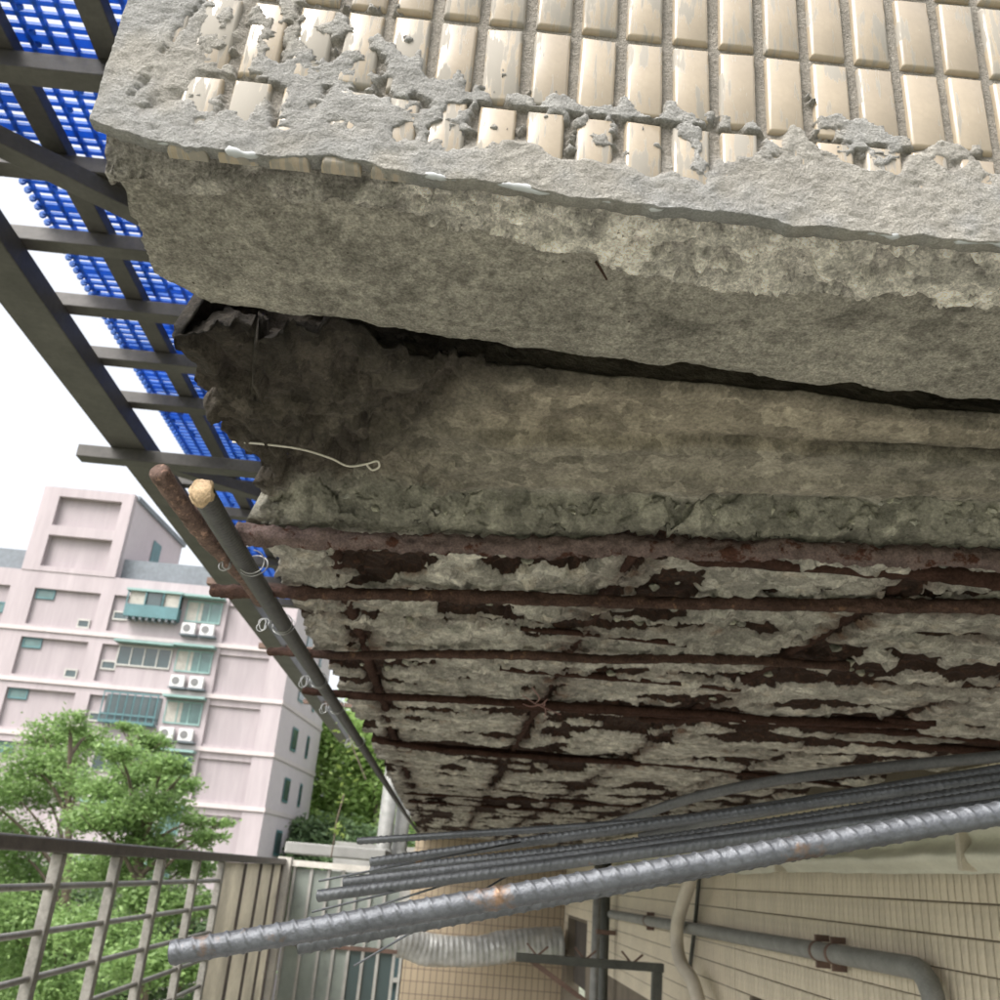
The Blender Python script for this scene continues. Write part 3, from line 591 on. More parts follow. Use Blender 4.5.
for i in range(7):
    e = c0+np.array([random.gauss(0, .035), random.gauss(0, .10), -.008+random.uniform(-.01, .012)]); tube('strand', [c0+np.array([random.gauss(0, .012), 0, 0]), (c0+e)/2+np.array([random.gauss(0, .01), random.gauss(0, .02), -.008]), e], .0015, M['pinktwine'], pk, 5)

# ------------------------------------------------------------------ new bars in the foreground
a, b = atd(172, 953, .66), atd(1003, 813, .66); b2 = a+(b-a)*1.12
tag(ribbed('reinforcing_bar', [a, b2], .0083,   .0122, M['steelbright'], .115, 36, 14, None, 2.2), 'bright silver ribbed bar crossing the foreground, nearest of all', 'steel bar', 'new ribbed bars')
a, b = atd(299, 945, .80), atd(1003, 812, .80)
tag(ribbed('reinforcing_bar', [a, a+(b-a)*1.1], .0078, .0125, M['steelgrey'], .18, 18, 8, None, .7), 'rusty-ended bar half hidden right under the bright silver bar', 'steel bar', 'new ribbed bars')
BL = [((318, 896), (1010, 803), 1.45, 1.32, .0083, 'lowest grey bar of the bundle, its end nearest the railing'),
      ((344, 883), (1010, 792), 1.50, 1.36, .0085, 'second lowest grey bar of the bundle behind the silver bar'),
      ((371, 871), (1010, 784), 1.60, 1.42, .0080, 'third grey bar from the bottom of the bundle'),
      ((371, 862), (1010, 776), 1.66, 1.46, .0078, 'middle grey bar of the bundle with its end by the pipes'),
      ((383, 861), (1010, 768), 1.74, 1.50, .0085, 'fifth grey bar from the bottom of the bundle'),
      ((358, 841), (1010, 781), 1.80, 1.55, .0065, 'uppermost bar of the bundle, reaching left across the grey pipes')]
for i, (p, q, d0, d1, r, lb) in enumerate(BL):
    a, b = atd(*p, d0), atd(*q, d1); mid_ = (a+b)/2+np.array([0, 0, -.006*(i % 3)])
    tag(ribbed('reinforcing_bar', [a, mid_, a+(b-a)*1.03], r, .012, M['steelgrey'], .2, 14, 8, None, i*.9), lb, 'steel bar', 'new ribbed bars')
tag(ribbed('reinforcing_bar', [atd(590, 832, 1.9), atd(640, 815, 1.85), atd(700, 796, 1.78), atd(780, 780, 1.7), atd(880, 768, 1.62), atd(1015, 755, 1.55)], .0098, .012, M['steeledge'], .05, 14, 5), 'long curved dark bar arching above the bundle under the soffit', 'steel bar')
tag(tube('conduit', [atd(640, 838, 1.9), atd(760, 812, 1.8), atd(1015, 772, 1.6)], .0105, M['steeledge'], None, 12), 'smooth dark conduit lying between the soffit and the bar bundle', 'conduit')
tag(ribbed('reinforcing_bar', [atd(620, 846, 1.7), atd(1010, 790, 1.45)], .0090, .012, M['steeledge'], .12, 14, 6), 'short shaded bar tucked behind the right half of the bundle', 'steel bar', 'new ribbed bars')
for p, q, lb in (((319, 881), (520, 842), 'thin wire rod ending beside the pale screen, upper one'), ((312, 912), (540, 856), 'thin wire rod ending beside the pale screen, lower one'), ((340, 918), (560, 848), 'thin wire rod crossing just above the silver bar'), ((354, 966), (560, 845), 'thin wire rod slanting steeply behind the silver bar')):
    tag(tube('wire_rod', [atd(*p, 1.35), atd(*q, 1.6)], .0017, M['steelgrey'], None, 6), lb, 'wire', 'thin wire rods')

# ------------------------------------------------------------------ awning: steel frame and blue slatted sheets
aw = thing('awning_frame', 'grey steel awning frame holding the blue roofing above the parapet', 'awning')
MB().box(-1.53, -1.385, -.5, 13.0, 1.525, 1.60).build('outer_beam', M['galv'], aw, bevel=.004)
PY = [.98, 1.31, 1.645, 1.975, 2.295, 2.633, 2.964, 3.296, 3.72, 4.114, 4.5, 4.9, 5.3, 5.7, 6.2]
for i, y in enumerate(PY):
    if y == 3.72: continue
    MB().box(-1.50, -.20, y-.028, y+.028, 1.601, 1.65).build('purlin', M['galv'], aw, bevel=.003)
MB().box(-1.66, -.2, 3.545, 3.615, 1.47, 1.524).build('purlin', M['galv'], aw, bevel=.003)
for y in (5.56, 7.3, 9.87): MB().box(-1.60, -1.0, y-.03, y+.03, 1.53, 1.57).build('stub', M['clampm'], aw)
for x in (-1.175, -.925, -.62): MB().box(x-.030, x+.030, .6, 6.4, 1.652, 1.69).build('lengthwise_bar', M['galv'], aw, bevel=.003)
MB().beam((-1.40, 1.72, 1.575), (-.62, 2.33, 1.575), .06, .05).build('brace', M['galv'], aw, bevel=.003)
MB().beam((-1.50, 3.73, 1.575), (-.62, 4.33, 1.575), .06, .05).build('brace', M['galv'], aw, bevel=.003)
bl = thing('blue_roofing', 'bright blue slatted plastic roofing with toothed outer edge', 'roofing')
XB = [-1.335, -1.175, -.925, -.62, -.30]
ys = [.66]+[y for y in PY if y != 3.72]+[6.5]
for bx in range(4):
    x0, x1 = XB[bx], XB[bx+1]
    for j in range(len(ys)-1):
        y0, y1 = ys[j], ys[j+1]
        mb = MB(); nslat = max(3, int(round((y1-y0)/.034))); pw = (y1-y0)/nslat
        nrib = max(2, int(round((x1-x0)/.054))); rw = (x1-x0)/nrib
        for k in range(nslat):
            yy = y0+(k+.5)*pw; gap = .40 if random.random() < .85 else .8
            mb.box(x0-(.016 if bx == 0 else 0), x1, yy-pw*gap/2, yy+pw*gap/2, 1.700, 1.709)
            if bx == 0: mb.tube([(x0-.016, yy-.004, 1.70), (x0-.016, yy+.004, 1.70)], .011, 8)
            for q in range(nrib):
                if random.random() < .15: mb.box(x0+q*rw+.010, x0+q*rw+.021, yy+pw*.2, yy+pw*.55, 1.694, 1.7035)
        for q in range(nrib+1):
            xx = x0+q*rw; mb.box(xx-.0045, xx+.0045, y0+.0005, y1-.0005, 1.698, 1.712)
        mb.build('slatted_panel', M['blue'], bl)

# ------------------------------------------------------------------ railing on the left
rl = thing('metal_railing', 'weathered metal grid railing with brown top rail along the walkway', 'railing')
RX = -1.2
MB().box(RX-.035, RX+.035, .5, 7.56, -.035, .008).build('top_rail', M['railtop'], rl, bevel=.006)
posts = [2.05, 2.62, 3.19, 3.75, 4.34, 4.97, 5.53]
for y in posts: MB().box(RX-.018, RX+.018, y-.020, y+.020, FZ, -.036).build('post', M['rail'], rl, bevel=.004)
for z in (-.133, -.262, -.390, -.518, -.646, -.774):
    tube('rail_bar', [(RX, .5, z), (RX, 5.53, z)], .0105, M['rail'], rl, 10)
for y0, y1 in ((5.56, 6.13), (6.17, 6.65), (6.69, 7.13), (7.17, 7.52)):
    MB().box(RX-.006, RX+.006, y0, y1, FZ, -.037).build('frosted_panel', M['frosted'], rl)
for y in (6.15, 6.67, 7.15, 7.545): MB().box(RX-.02, RX+.02, y-.010, y+.010, FZ, -.0365).build('panel_post', M['railtop'], rl)
sc = thing('glazed_screen', 'greenish translucent screen closing the far end of the railing', 'screen')
SY = 7.62
MB().box(RX-.03, RX+.07, SY-.06, SY+.05, FZ, .02).build('end_post', M['capwhite'], sc)
xs = [-1.10, -.97, -.84, -.73, -.62, -.51, -.40, -.28]
for i in range(len(xs)-1):
    MB().box(xs[i]+.012, xs[i+1]-.012, SY-.004, SY+.004, -.55, -.05).build('pane', M['pane'], sc)
    MB().box(xs[i]+.012, xs[i+1]-.012, SY-.004, SY+.004, FZ, -.58).build('pane', M['pane' if i < 4 else 'glass'], sc)
for x in xs: MB().box(x-.011, x+.011, SY-.02, SY+.02, FZ, -.04).build('mullion', M['frame'], sc)
MB().box(-1.13, -.26, SY-.025, SY+.025, -.578, -.552).build('crossbar', M['clampm'], sc)
MB().box(-1.13, -.26, SY-.04, SY+.03, -.038, .005).build('top_cap', M['capwhite'], sc)
o = MB().box(-1.45, -.52, 9.2, 10.4, .06, .16).build('flat_roof', M['flatroof'], None, bevel=.01); tag(o, 'low grey flat roof slab behind the glazed screen', 'roof')
for i, (px, d, lb) in enumerate(((382, 12.2, 'left one of two grey downpipes at the far end of the slab'), (398, 12.4, 'right one of two grey downpipes at the far end of the slab'))):
    p = onY(px, 860, d); o = thing('downpipe', lb, 'pipe', 'grey downpipes')
    tube('pipe', [(p[0], d, FZ), (p[0], d, 1.6)], .095, M['pipegrey'], o, 16)
    tube('collar', [(p[0], d, .10), (p[0], d, .22)], .108, M['pipegrey'], o, 16); tube('collar', [(p[0], d, -.5), (p[0], d, -.42)], .108, M['clampm'], o, 16)

# ------------------------------------------------------------------ tiled wall on the right
WX = 1.75
wl = thing('tiled_wall', 'beige narrow-tiled wall along the right side of the walkway', 'wall')
WZ = [-.80, -.694, -.588, -.482, -.376, -.27, -.167, -.061, .045, .151, .257, .363, .469]
opens = [(4.35, 5.55, -1.16, -.43), (11.6, 13.3, -1.16, -.41)]
mb = MB(); cuts = sorted({1.2, 13.75, *[o[0] for o in opens], *[o[1] for o in opens]})
for y0, y1 in zip(cuts[:-1], cuts[1:]):
    op = [o for o in opens if o[0] <= y0 and o[1] >= y1]
    mb.box(WX, WX+.18, y0, y1, op[0][3] if op else FZ, .55)
mb.build('wall_body', M['wallgrout'], wl)
wt = tile_mesh(.0410, .1005, .006, .004, 'wall_tile'); wt.materials.append(M['walltile'])
cand = []; rest = []
PIT = .0498
for zi in range(len(WZ)-1):
    zc = (WZ[zi]+WZ[zi+1])/2
    for k in range(int((13.7-2.3)/PIT)):
        y = 2.3+(k+.5)*PIT
        if any(o[0]-.02 < y < o[1]+.02 and zc < o[3] for o in opens): continue
        # inside the photograph?
        v = AX.T @ np.array([WX, y, zc]); px, py_ = 500+FPX*v[0]/v[2], 500-FPX*v[1]/v[2]
        vis = px < 1010 and 868 < py_ < 1010
        (cand if vis and y < 8 else rest).append((y, zc))
cand.sort(); rest += cand[300:]; cand = cand[:300]
for y, zc in cand:
    o = bpy.data.objects.new('wall_tile', wt); COL.objects.link(o); o.parent = wl; o.location = (WX-.0005, y, zc); o.rotation_euler = (0, random.gauss(0, .008), -math.pi/2+random.gauss(0, .012))
mb = MB()
for y, zc in rest:
    mb.box(WX-.0065, WX+.001, y-.0203, y+.0203, zc-.0502, zc+.0502)
stuff(mb.build('wall_tile_field', M['walltile'], wl))
for y0, y1, z0, z1 in opens: MB().box(WX+.10, WX+.12, y0, y1, z0, z1).build('dark_opening', M['dark'], wl)
for k in range(5):
    y = 4.5+k*.24; MB().box(WX+.06, WX+.09, y-.012, y+.012, FZ, -.432).build('window_bar', M['clampm'], wl)
fw = MB().box(-.38, WX, 13.75, 13.95, FZ, .62).build('end_wall', M['farwall']); tag(fw, 'brown tiled end wall closing the walkway at the back', 'wall')
fo = thing('end_window', 'dark aluminium window with pale frames in the end wall', 'window')
p = onY(352, 950, 13.7); q = onY(397, 1000, 13.7)
x0, x1 = -1.2, -.40
MB().box(x0, x1, 13.80, 13.84, FZ, -.85).build('pane', M['glass'], fo)
for x in (x0, x0+.22, x0+.45, x1-.03): MB().box(x, x+.035, 13.74, 13.79, FZ, -.85).build('frame', M['frame'], fo)
MB().box(x0, x1, 13.735, 13.79, -.87, -.83).build('frame', M['frame'], fo); MB().box(x0, x1, 13.735, 13.785, -1.38, -1.33).build('frame', M['frame'], fo)
o = MB().box(-1.5, -.38, 13.86, 14.0, FZ, .3).build('side_wall', M['flatroof']); tag(o, 'shaded grey wall piece left of the tiled end wall', 'wall')
# flexible silver duct
ctr = [onY(300, 948, 12.7), onY(350, 946, 12.9), onY(400, 942, 13.1), onY(430, 950, 13.2), onY(470, 950, 13.25), onY(520, 945, 13.3), onY(562, 941, 13.35)]
C, s = resample(ctr, 420); T, N_, B_ = frames(C); th = np.linspace(0, 2*np.pi, 24, endpoint=False)
R = .185*(1+.012*np.sin(s*2*np.pi/.075))[:, None]*(1+.20*fbm(v3(s[:, None]*3., np.cos(th)[None]*1., np.sin(th)[None]), 3, 5))
Pd = C[:, None]+R[..., None]*(np.cos(th)[None, :, None]*N_[:, None]+np.sin(th)[None, :, None]*B_[:, None])
idx = np.arange(420*24).reshape(420, 24); nb = np.roll(idx, -1, 1)
F = np.stack([idx[:-1], nb[:-1], nb[1:], idx[1:]], -1).reshape(-1, 4).tolist()+[list(range(24)), [419*24+j for j in range(24)]]
tag(link('duct', mesh('duct', Pd.reshape(-1, 3), F, True), M['duct']), 'crumpled silver flexible duct across the end wall', 'duct')
# grey conduit with elbow and clamps
gp = thing('wall_conduit', 'grey conduit with bent end clamped along the tiled wall', 'pipe')
gx = WX-.07
A_, B_2 = onX(604, 913, gx), onX(915, 968, gx)
pts = [A_, B_2]; dv = (B_2-A_)/np.linalg.norm(B_2-A_)
LN = np.linalg.norm(B_2-A_)
pts = [A_+dv*k for k in np.linspace(0, LN, 60)]+[B_2+dv*(.12*math.sin(k))-np.array([0, 0, .12*(1-math.cos(k))]) for k in np.linspace(.25, math.pi/2, 6)]
e_ = pts[-1]; pts += [e_-np.array([0, 0, k]) for k in (.03, .06, .1, .2, .3, .4, .5)]
tube('pipe', pts, .038, M['pipegrey'], gp, 18, 160)
for px, py_ in ((818, 951), (834, 954), (648, 921)):
    c0 = onX(px, py_, gx); t = (B_2-A_)/np.linalg.norm(B_2-A_)
    tube('clamp', [c0-t*.012, c0+t*.012], .042, M['clampm'], gp, 16)
    MB().box(gx-.01, gx+.05, c0[1]-.009, c0[1]+.009, c0[2]+.04, c0[2]+.066).build('clamp_ear', M['clampm'], gp); MB().box(gx-.01, gx+.05, c0[1]-.009, c0[1]+.009, c0[2]-.066, c0[2]-.04).build('clamp_ear', M['clampm'], gp)
wx_ = WX-.16
wp = tube('bent_pipe', [onX(694, 868, wx_), onX(687, 890, wx_), onX(678, 920, wx_), onX(677, 945, wx_), onX(682, 965, wx_), onX(692, 980, wx_), onX(698, 1000, wx_), onX(700, 1015, wx_)], .043, M['pipewhite'], None, 16); tag(wp, 'cream bent hose curving down over the grey conduit', 'pipe')
tag(tube('cable', [onX(700, 868, WX-.03), onX(695, 925, WX-.03), onX(689, 975, WX-.03)], .014, M['blackpipe'], None, 8), 'thin dark cable hanging behind the cream hose', 'cable')
vp = thing('standpipe', 'dark vertical standpipes against the tiled wall near its far end', 'pipe')
for px, r in ((596, .050), (604, .045)):
    p = onX(px, 950, WX-.12); tube('pipe', [(p[0], p[1], FZ), (p[0], p[1], .3)], r, M['pipegrey'] if px < 600 else M['blackpipe'], vp, 14)
MB().box(WX-.20, WX-.02, p[1]-.05, p[1]+.05, -.42, -.38).build('pipe_strap', M['clampm'], vp)
# bracket frame
fr_ = thing('steel_bracket', 'dark steel bracket frame with diagonal brace below the duct', 'bracket')
FY = 6.6
def fp(x, y): return Vector(onY(x, y, FY))
MB().beam(fp(516, 957), fp(663, 968), .06, .05).build('arm', M['blackpipe'], fr_); MB().beam(fp(657, 972), fp(655, 1040), .06, .06, (0, 1, 0)).build('leg', M['blackpipe'], fr_)
MB().beam(fp(530, 960), fp(600, 1012), .03, .03).build('brace', M['clampm'], fr_)
for px, py_ in ((537, 956), (585, 960), (632, 964)):
    a = fp(px, py_)
    MB().beam(a, a+Vector((-.07, 0, .07)), .016, .012).build('spike', M['clampm'], fr_); MB().beam(a, a+Vector((.07, 0, .06)), .016, .012).build('spike', M['clampm'], fr_)
# cream sheeting roll tied along the wall top
ny, nq = 260, 40
yv = np.linspace(2.3, 9.5, ny); q = np.linspace(0, 1, nq)
YQ, QQ = np.meshgrid(yv, q, indexing='ij')
zc = .335-.20*QQ; bul = np.sin(np.clip(QQ, 0, 1)*np.pi*2)**2*.05+.02*np.sin(QQ*np.pi)
strap = np.zeros_like(YQ)
for ysr in (3.12, 4.9, 6.9): strap = np.maximum(strap, np.exp(-((YQ-ysr)/.035)**2))
xq = WX-.018-bul*(1-.45*strap)*(1+.3*fbm(v3(YQ*2.5, QQ*3, 0.), 3, 14))-.012*fbm(v3(YQ*9, QQ*6, 2.), 3, 15)*np.sin(QQ*np.pi)
zq = zc+.010*fbm(v3(YQ*2.2, 0*QQ, 5.), 3, 16)*(QQ)+.006*fbm(v3(YQ*5, QQ*4, 1.), 3, 17)
cl = thing('sheeting_roll', 'cream plastic sheeting tied in a roll along the top of the wall', 'sheeting')
link('sheeting', gridmesh('sheeting', v3(xq, YQ, zq), flip=False), M['cloth'], cl)
for ysr in (3.12, 4.9, 6.9): MB().box(WX-.075, WX-.005, ysr-.012, ysr+.012, .14, .34).build('tie_strap', M['pipewhite'], cl, bevel=.004)

# ------------------------------------------------------------------ pink apartment block
bd = thing('apartment_block', 'pink apartment block with recessed wall panels and a stair tower', 'building')
BY = 60.; ST = 3.27; bands = [12.52-ST*i for i in range(-1, 8)]   # band heights, top first (15.79, 12.52 ...)
xr = -11.05
V = [(-42, BY+.25, GZ), (xr, BY+.25, GZ), (xr+.097*11.5, BY+11.5, GZ), (-42, BY+11.5, GZ)]; n = 4
V += [(x, y, 16.4) for x, y, _ in V]
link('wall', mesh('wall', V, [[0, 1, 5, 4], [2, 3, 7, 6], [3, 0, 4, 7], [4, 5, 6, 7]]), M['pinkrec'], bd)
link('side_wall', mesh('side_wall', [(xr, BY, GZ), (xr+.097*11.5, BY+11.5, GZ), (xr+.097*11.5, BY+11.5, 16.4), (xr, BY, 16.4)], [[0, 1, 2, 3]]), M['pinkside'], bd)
fac = MB()
cols = [(-42, -31.2, 0), (-31.2, -29.9, 1), (-29.9, -28.3, 0), (-28.3, -24.0, 1), (-24.0, -23.1, 0), (-23.1, -21.9, 1), (-21.9, -15.6, 0), (-15.6, -12.35, 2), (-12.35, xr, 0)]
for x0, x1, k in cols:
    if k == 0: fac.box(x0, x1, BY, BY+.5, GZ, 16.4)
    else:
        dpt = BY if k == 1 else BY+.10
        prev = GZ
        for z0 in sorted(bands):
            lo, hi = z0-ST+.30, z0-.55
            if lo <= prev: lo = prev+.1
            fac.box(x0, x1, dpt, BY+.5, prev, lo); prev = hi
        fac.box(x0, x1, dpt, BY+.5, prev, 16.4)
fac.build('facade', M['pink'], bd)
tw_ = MB(); tx0, tx1 = -29.5, -23.35
tw_.box(tx0, tx0+1.15, BY-.05, BY+.5, 16.4, 22.4); tw_.box(tx1-.75, tx1, BY-.05, BY+.5, 16.4, 22.4)
for z0, z1 in ((16.4, 16.75), (18.95, 19.65), (21.75, 22.4)): tw_.box(tx0+1.15, tx1-.75, BY-.05, BY+.5, z0, z1)
tw_.build('stair_tower', M['pink'], bd)
MB().box(tx0+.02, tx1-.02, BY+.4, BY+8, 16.4, 22.3).build('tower_body', M['pinkrec'], bd)
V = [(tx1, BY+.5, 16.4), (tx1+1.0, BY+9, 16.4), (tx1+1.0, BY+9, 22.0), (tx1, BY+.5, 22.35)]
link('tower_side', mesh('tower_side', V, [[0, 1, 2, 3]]), M['pinkside'], bd)
V = [(tx1+.45, BY+4.2, 18.7), (tx1+.60, BY+5.6, 18.7), (tx1+.60, BY+5.6, 20.6), (tx1+.45, BY+4.2, 20.6)]
link('tower_window', mesh('tower_window', [(x+.04, y, z) for x, y, z in V], [[0, 1, 2, 3]]), M['teal'], bd)
MB().beam((tx1+.05, BY+.5, 22.3), (tx1+1.1, BY+9.1, 21.95), .25, .35).build('tower_eave', M['slate'], bd)
MB().box(-23.3, -12.2, BY+.8, BY+1.0, 16.4, 17.95).build('roof_screen', M['slate'], bd); MB().box(-42, -29.6, BY+.8, BY+1.0, 16.4, 17.95).build('roof_screen', M['slate'], bd)
for z in bands[1:6]: MB().box(-42, xr+.06, BY-.10, BY-.002, z-.13, z+.13).build('band', M['band'], bd)
for z in bands[1:6]:
    V = [(xr+.08, BY-.1, z-.13), (xr+.08+.097*11.5, BY+11.5, z-.13), (xr+.08+.097*11.5, BY+11.5, z+.13), (xr+.08, BY-.1, z+.13)]; link('band', mesh('band', V, [[0, 1, 2, 3]]), M['band'], bd)
def window(x0, x1, z0, z1, y, gl='glass', mull=2, fm='teal'):
    f = MB()
    for z in (z0, z1-.10): f.box(x0, x1, y-.08, y-.005, z, z+.10)
    for i in range(mull+1): x = x0+(x1-x0-.08)*i/mull; f.box(x, x+.08, y-.078, y-.006, z0+.1, z1-.1)
    fo_ = f.build('window', M[fm], bd); MB().box(x0+.02, x1-.02, y-.035, y-.002, z0+.05, z1-.05).build('pane', M[gl], fo_)
rng = random.Random(3)
for si in range(6):
    zb = 12.52-ST*si
    # small windows in tower panels and narrow recesses
    window(-28.2, -27.0, zb+2.05, zb+2.7, BY+.23, 'glassteal', 1); window(-25.1, -24.3, zb+.35, zb+.95, BY+.23, 'glass', 1, 'frame')
    window(-22.95, -22.0, zb+1.1, zb+1.7, BY+.23, 'glass', 1, 'frame'); window(-31.1, -30.0, zb+.9, zb+1.6, BY+.23, 'glassteal', 1)
    # bay and window pair
    if si == 0:
        MB().box(-22.0, -18.55, BY-.75, BY-.01, zb+1.25, zb+2.05).build('bay_box', M['teal'], bd)
        MB().box(-22.1, -18.45, BY-.80, BY-.01, zb+2.95, zb+3.10).build('bay_top', M['tealight'], bd)
        for x in (-22.0, -20.85, -19.7, -18.62): MB().box(x, x+.08, BY-.74, BY-.66, zb+2.05, zb+2.95).build('bay_post', M['teal'], bd)
        for i, x in enumerate((-21.85, -20.75, -19.6)): MB().box(x, x+.95, BY-.60, BY-.55, zb+2.06, zb+2.94).build('pane', M['curtain' if i != 1 else 'glass'], bd)
        MB().box(-21.9, -18.6, BY-.2, BY-.01, zb+2.06, zb+2.94).build('bay_back', M['glass'], bd)
        for k in range(8): MB().box(-21.8+k*.42, -21.65+k*.42, BY-.7, BY-.05, zb+1.08, zb+1.25).build('bay_bracket', M['slate'], bd)
    elif si == 2:
        MB().box(-22.0, -18.55, BY-.06, BY-.004, zb+1.2, zb+2.85).build('pane', M['glass'], bd)
        for z in (zb+1.1, zb+1.5, zb+2.85): MB().box(-22.0, -18.55, BY-.75, BY-.65, z, z+.09).build('cage_rail', M['teal'], bd)
        for k in range(8): MB().box(-22.0+k*.48, -21.94+k*.48, BY-.73, BY-.67, zb+1.19, zb+2.85).build('cage_bar', M['teal'], bd)
        MB().box(-22.0, -18.55, BY-.75, BY-.02, zb+1.02, zb+1.09).build('cage_floor', M['teal'], bd)
    else:
        window(-22.0, -18.55, zb+1.4, zb+2.75, BY-.01, 'glass', 4, 'frame')
        MB().box(-22.2, -18.4, BY-.7, BY-.02, zb+2.85, zb+2.98).build('window_awning', M['tealight'], bd)
    window(-18.25, -15.95, zb+1.35, zb+2.8, BY-.01, 'glassteal', 3, 'tealight')
    MB().box(-18.2, -17.2, BY-.060, BY-.037, zb+1.36, zb+2.74).build('curtain', M['curtain'], bd)
    MB().box(-18.4, -15.8, BY-.75, BY-.02, zb+2.92, zb+3.06).build('window_awning', M['tealight'], bd)
    # side windows
    for t, wdt in ((3.4, 1.5), (7.6, .7)):
        f = MB(); x = xr+.097*t; x1_ = xr+.097*(t+wdt)
        V = [(x+.05, BY+t, zb+.75), (x1_+.05, BY+t+wdt, zb+.75), (x1_+.05, BY+t+wdt, zb+2.3), (x+.05, BY+t, zb+2.3)]
        o = link('side_window', mesh('side_window', V, [[0, 1, 2, 3]]), M['teal'], bd)
        V = [(x+.08, BY+t+.16, zb+.9), (x1_+.08, BY+t+wdt-.16, zb+.9), (x1_+.08, BY+t+wdt-.16, zb+2.15), (x+.08, BY+t+.16, zb+2.15)]
        link('pane', mesh('pane', V, [[0, 1, 2, 3]]), M['glass'], o)
# air conditioners
names = ['top', 'second', 'third']
for si in range(3):
    zb = 12.52-ST*si
    for j, x in enumerate((-18.2, -17.0)):
        a = thing('air_conditioner', f'{"left" if j == 0 else "right"} white air conditioner box under the window of the {names[si]} storey', 'air conditioner', 'air conditioners on the pink block')
        z0 = zb+.28+(0.05 if si else .2)
        MB().box(x, x+.88, BY-.5, BY-.12, z0, z0+.72).build('housing', M['white'], a, bevel=.03)
        V, F = tube_arrays([(x+.34, BY-.503, z0+.37), (x+.34, BY-.525, z0+.37)], .24, 16); link('fan_grille', mesh('fan_grille', V, F), M['grille'], a)
        MB().box(x-.05, x+1.05, BY-.6, BY-.01, z0-.1, z0-.03).build('bracket', M['slate'], a)

# ------------------------------------------------------------------ trees
def leaf_mesh(name, blobs, n, size, seed, flat=.6):
    rg = np.random.default_rng(seed); wts = np.array([b[3]**2 for b in blobs]); cnt = rg.multinomial(n, wts/wts.sum()); Vs = []
    for (bx, by, bz, br), c in zip(blobs, cnt):
        sub = max(4, c//16); d = rg.normal(size=(sub, 3)); d /= np.linalg.norm(d, axis=1)[:, None]
        cl_ = d*(rg.random((sub, 1))**.45)*br*np.array([1, 1, flat]); pick = rg.integers(0, sub, c)
        p = np.array([bx, by, bz])+cl_[pick]+rg.normal(size=(c, 3))*br*.20*np.array([1, 1, .7])
        u = rg.normal(size=(c, 3)); u[:, 2] *= .45; u /= np.linalg.norm(u, axis=1)[:, None]
        v = np.cross(u, rg.normal(size=(c, 3))*np.array([.5, .5, 1])+np.array([0, 0, .8])); v /= np.linalg.norm(v, axis=1)[:, None]+1e-9
        s_ = size*(.6+.8*rg.random((c, 1)))
        Vs.append(np.stack([p-u*s_, p+v*s_*.42, p+u*s_, p-v*s_*.42], 1).reshape(-1, 3))
    V = np.vstack(Vs); F = np.arange(len(V)).reshape(-1, 4); return mesh(name, V, F)
def tree(name, label, base, blobs, n, size, mat, seed, group, flat=.6, tr=.16):
    t = thing(name, label, 'tree', group); base = np.array(base)
    link('crown', leaf_mesh('crown', blobs, n, size, seed, flat), M[mat], t)
    top = max(blobs, key=lambda b: b[2]); mb = MB()
    mid_ = np.array([base[0]*.6+top[0]*.4, base[1]*.7+top[1]*.3, base[2]*.5+top[2]*.5])
    mb.tube([base, mid_, np.array(top[:3])], [tr, tr*.7, tr*.15], 9)
    C, _ = resample([base, mid_, np.array(top[:3])], 40)
    for bx, by, bz, br in blobs:
        k = np.argmin(np.abs(C[:, 2]-(bz-.6*math.hypot(bx-C[20, 0], by-C[20, 1])-.3))); a = C[k]; b = np.array([bx, by, bz])
        mb.tube([a, (a+b)/2+np.array([0, 0, .15]), b], [tr*.35, tr*.22, tr*.06], 6)
        for q in range(3):
            e = b+RNG.normal(size=3)*br*.55*np.array([1, 1, .4]); mb.tube([b*.7+a*.3, e], tr*.05, 5)
    mb.build('trunk', M['bark'], t, True); return t
def blobs_px(L, d, jit, seed):
    rg = random.Random(seed); out = []
    for x, y, r in L:
        dd = d+rg.uniform(-jit, jit); p = onY(x, y, dd); out.append((p[0], p[1], p[2], 1.35*r*dd/995.))
    return out
L1 = [(70, 722, 16), (46, 735, 20), (78, 742, 20), (30, 765, 24), (62, 765, 24), (92, 735, 14), (10, 790, 22), (45, 795, 22), (80, 780, 18), (-25, 790, 30), (-40, 840, 40), (5, 840, 30), (28, 880, 34), (-10, 920, 40), (40, 930, 36), (10, 980, 46), (60, 985, 40)]
tree('leafy_tree', 'loose mid green tree on the left, its crown tips over the pink wall', onY(45, 1090, 24), blobs_px(L1, 24, 1.6, 1), 40000, .066, 'leaf1', 11, 'trees beyond the railing', .55)
L2 = [(128, 728, 10), (150, 742, 16), (120, 752, 18), (165, 765, 18), (140, 775, 24), (108, 790, 22), (178, 785, 18), (160, 805, 24), (125, 815, 26), (195, 822, 12), (222, 823, 10), (186, 770, 8), (205, 838, 14), (90, 820, 22), (150, 845, 28), (190, 865, 22), (110, 870, 30), (160, 900, 30), (205, 905, 20), (95, 930, 34), (150, 960, 34), (195, 965, 24)]
tree('leafy_tree', 'layered tree with flat spreading branches before the pink corner', onY(140, 1100, 20), blobs_px(L2, 20, 1.5, 2), 42000, .056, 'leaf1', 12, 'trees beyond the railing', .38)
L3 = [(20, 900, 40), (70, 905, 40), (120, 920, 40), (40, 950, 45), (100, 970, 45), (160, 940, 40), (200, 930, 34), (0, 990, 45), (70, 1010, 45), (150, 1000, 45), (215, 975, 34), (235, 930, 22)]
tree('leafy_tree', 'deep green low tree filling the gaps of the railing', onY(110, 1180, 30), blobs_px(L3, 30, 2.5, 3), 36000, .10, 'leaf2', 13, 'trees beyond the railing', .8)
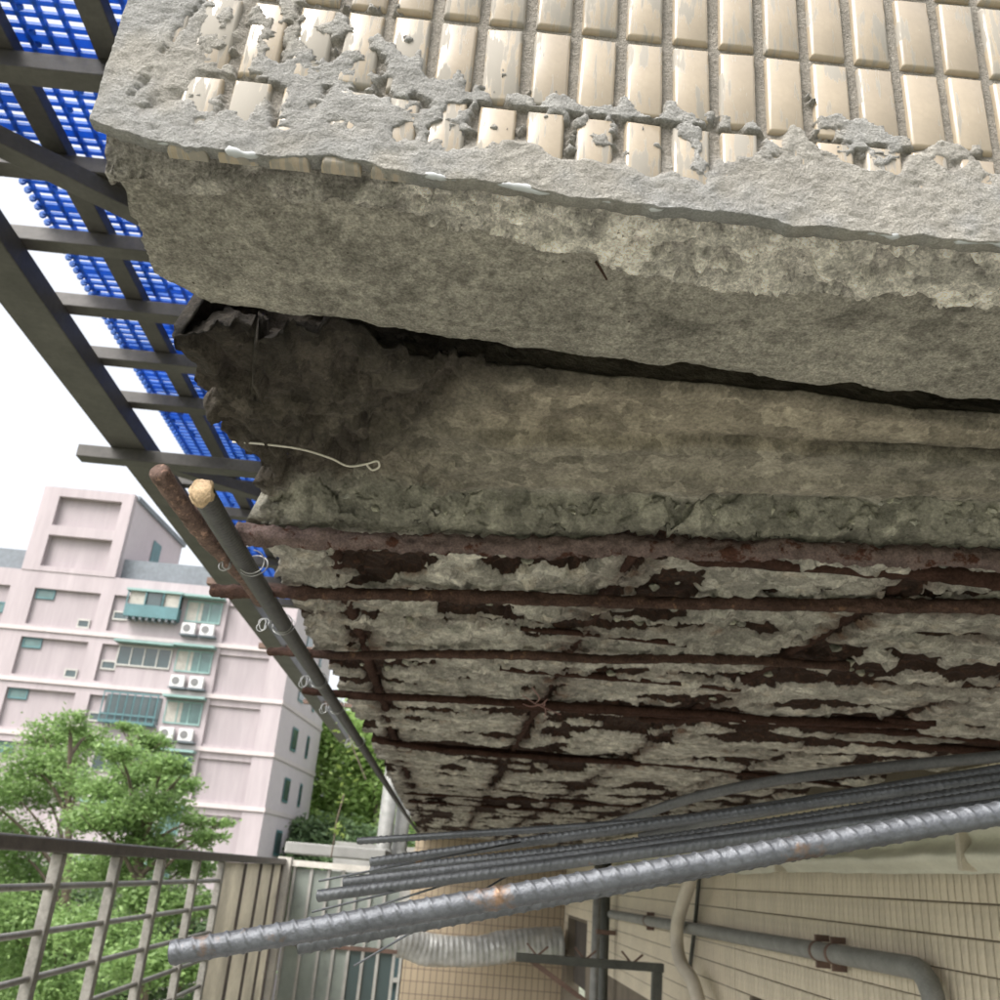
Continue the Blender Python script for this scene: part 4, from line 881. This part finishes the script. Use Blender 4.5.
L4 = [(305, 745, 26), (330, 725, 26), (310, 790, 26), (345, 765, 26), (300, 830, 24), (330, 815, 28), (355, 735, 22)]
tree('leafy_tree', 'bright green far tree just right of the pink block', onY(312, 960, 78), blobs_px(L4, 78, 3, 4), 15000, .26, 'leaf3', 14, 'far trees by the pink block', .9, .3)
L5 = [(375, 740, 22), (365, 780, 28), (385, 800, 26), (360, 825, 26), (390, 760, 24), (380, 840, 22), (405, 830, 24), (340, 845, 22)]
tree('leafy_tree', 'far green tree partly behind the grey downpipes', onY(372, 960, 72), blobs_px(L5, 72, 3, 5), 15000, .24, 'leaf3', 15, 'far trees by the pink block', .9, .3)
L6 = [(300, 855, 26), (330, 850, 26), (365, 855, 26), (320, 880, 30), (350, 885, 30), (390, 870, 30), (290, 890, 30), (315, 835, 18)]
tree('leafy_tree', 'dark green far tree low behind the grey roof slab', onY(335, 990, 66), blobs_px(L6, 66, 3, 6), 20000, .24, 'leaf2', 16, 'far trees by the pink block', .9, .3)
# sprigs hanging at the slab edge
def sprig(label, path, leaves, d, seed, ls):
    s_ = thing('climbing_plant', label, 'plant', 'sprigs by the slab edge'); rg = random.Random(seed)
    pts = [onY(x, y, d) for x, y in path]; tube('stem', pts, .006, M['bark'], s_, 6)
    me = leaf_mesh('leaf', [(0, 0, 0, .001)], 1, ls, seed); me.materials.append(M['leaf4'])
    for x, y in leaves:
        p = onY(x+rg.uniform(-2, 2), y+rg.uniform(-2, 2), d+rg.uniform(-.15, .15)); o = bpy.data.objects.new('leaf', me); COL.objects.link(o); o.parent = s_; o.location = p; o.rotation_euler = (rg.uniform(-1, 1), rg.uniform(-1, 1), rg.uniform(0, 6.3)); o.scale = [rg.uniform(.7, 1.4)]*3
rg = random.Random(9)
sprig('yellow-green creeper hanging down at the left edge of the slab', [(345, 720), (352, 745), (360, 765), (366, 780)], [(rg.gauss(352, 9), rg.gauss(748, 16)) for _ in range(46)], 8.5, 3, .030)
sprig('small yellow leafed shoot standing above the glazed screen', [(331, 858), (334, 840), (337, 820), (344, 795)], [(rg.gauss(336, 5), rg.gauss(829, 6)) for _ in range(26)]+[(rg.gauss(342, 4), rg.gauss(800, 10)) for _ in range(9)], 8.2, 4, .026)
# pale shed roof among the trees
p = onY(68, 978, 34)
sh = thing('shed', 'small shed with pale sheet roof seen low through the railing', 'shed')
MB().box(p[0]-1.2, p[0]+.9, 33.4, 35.5, p[2]-.1, p[2]+.05).build('roof', M['sheetroof'], sh); MB().box(p[0]-1.0, p[0]+.7, 33.7, 35.2, GZ, p[2]-.1).build('wall', M['flatroof'], sh)

scn.render.engine = 'CYCLES'
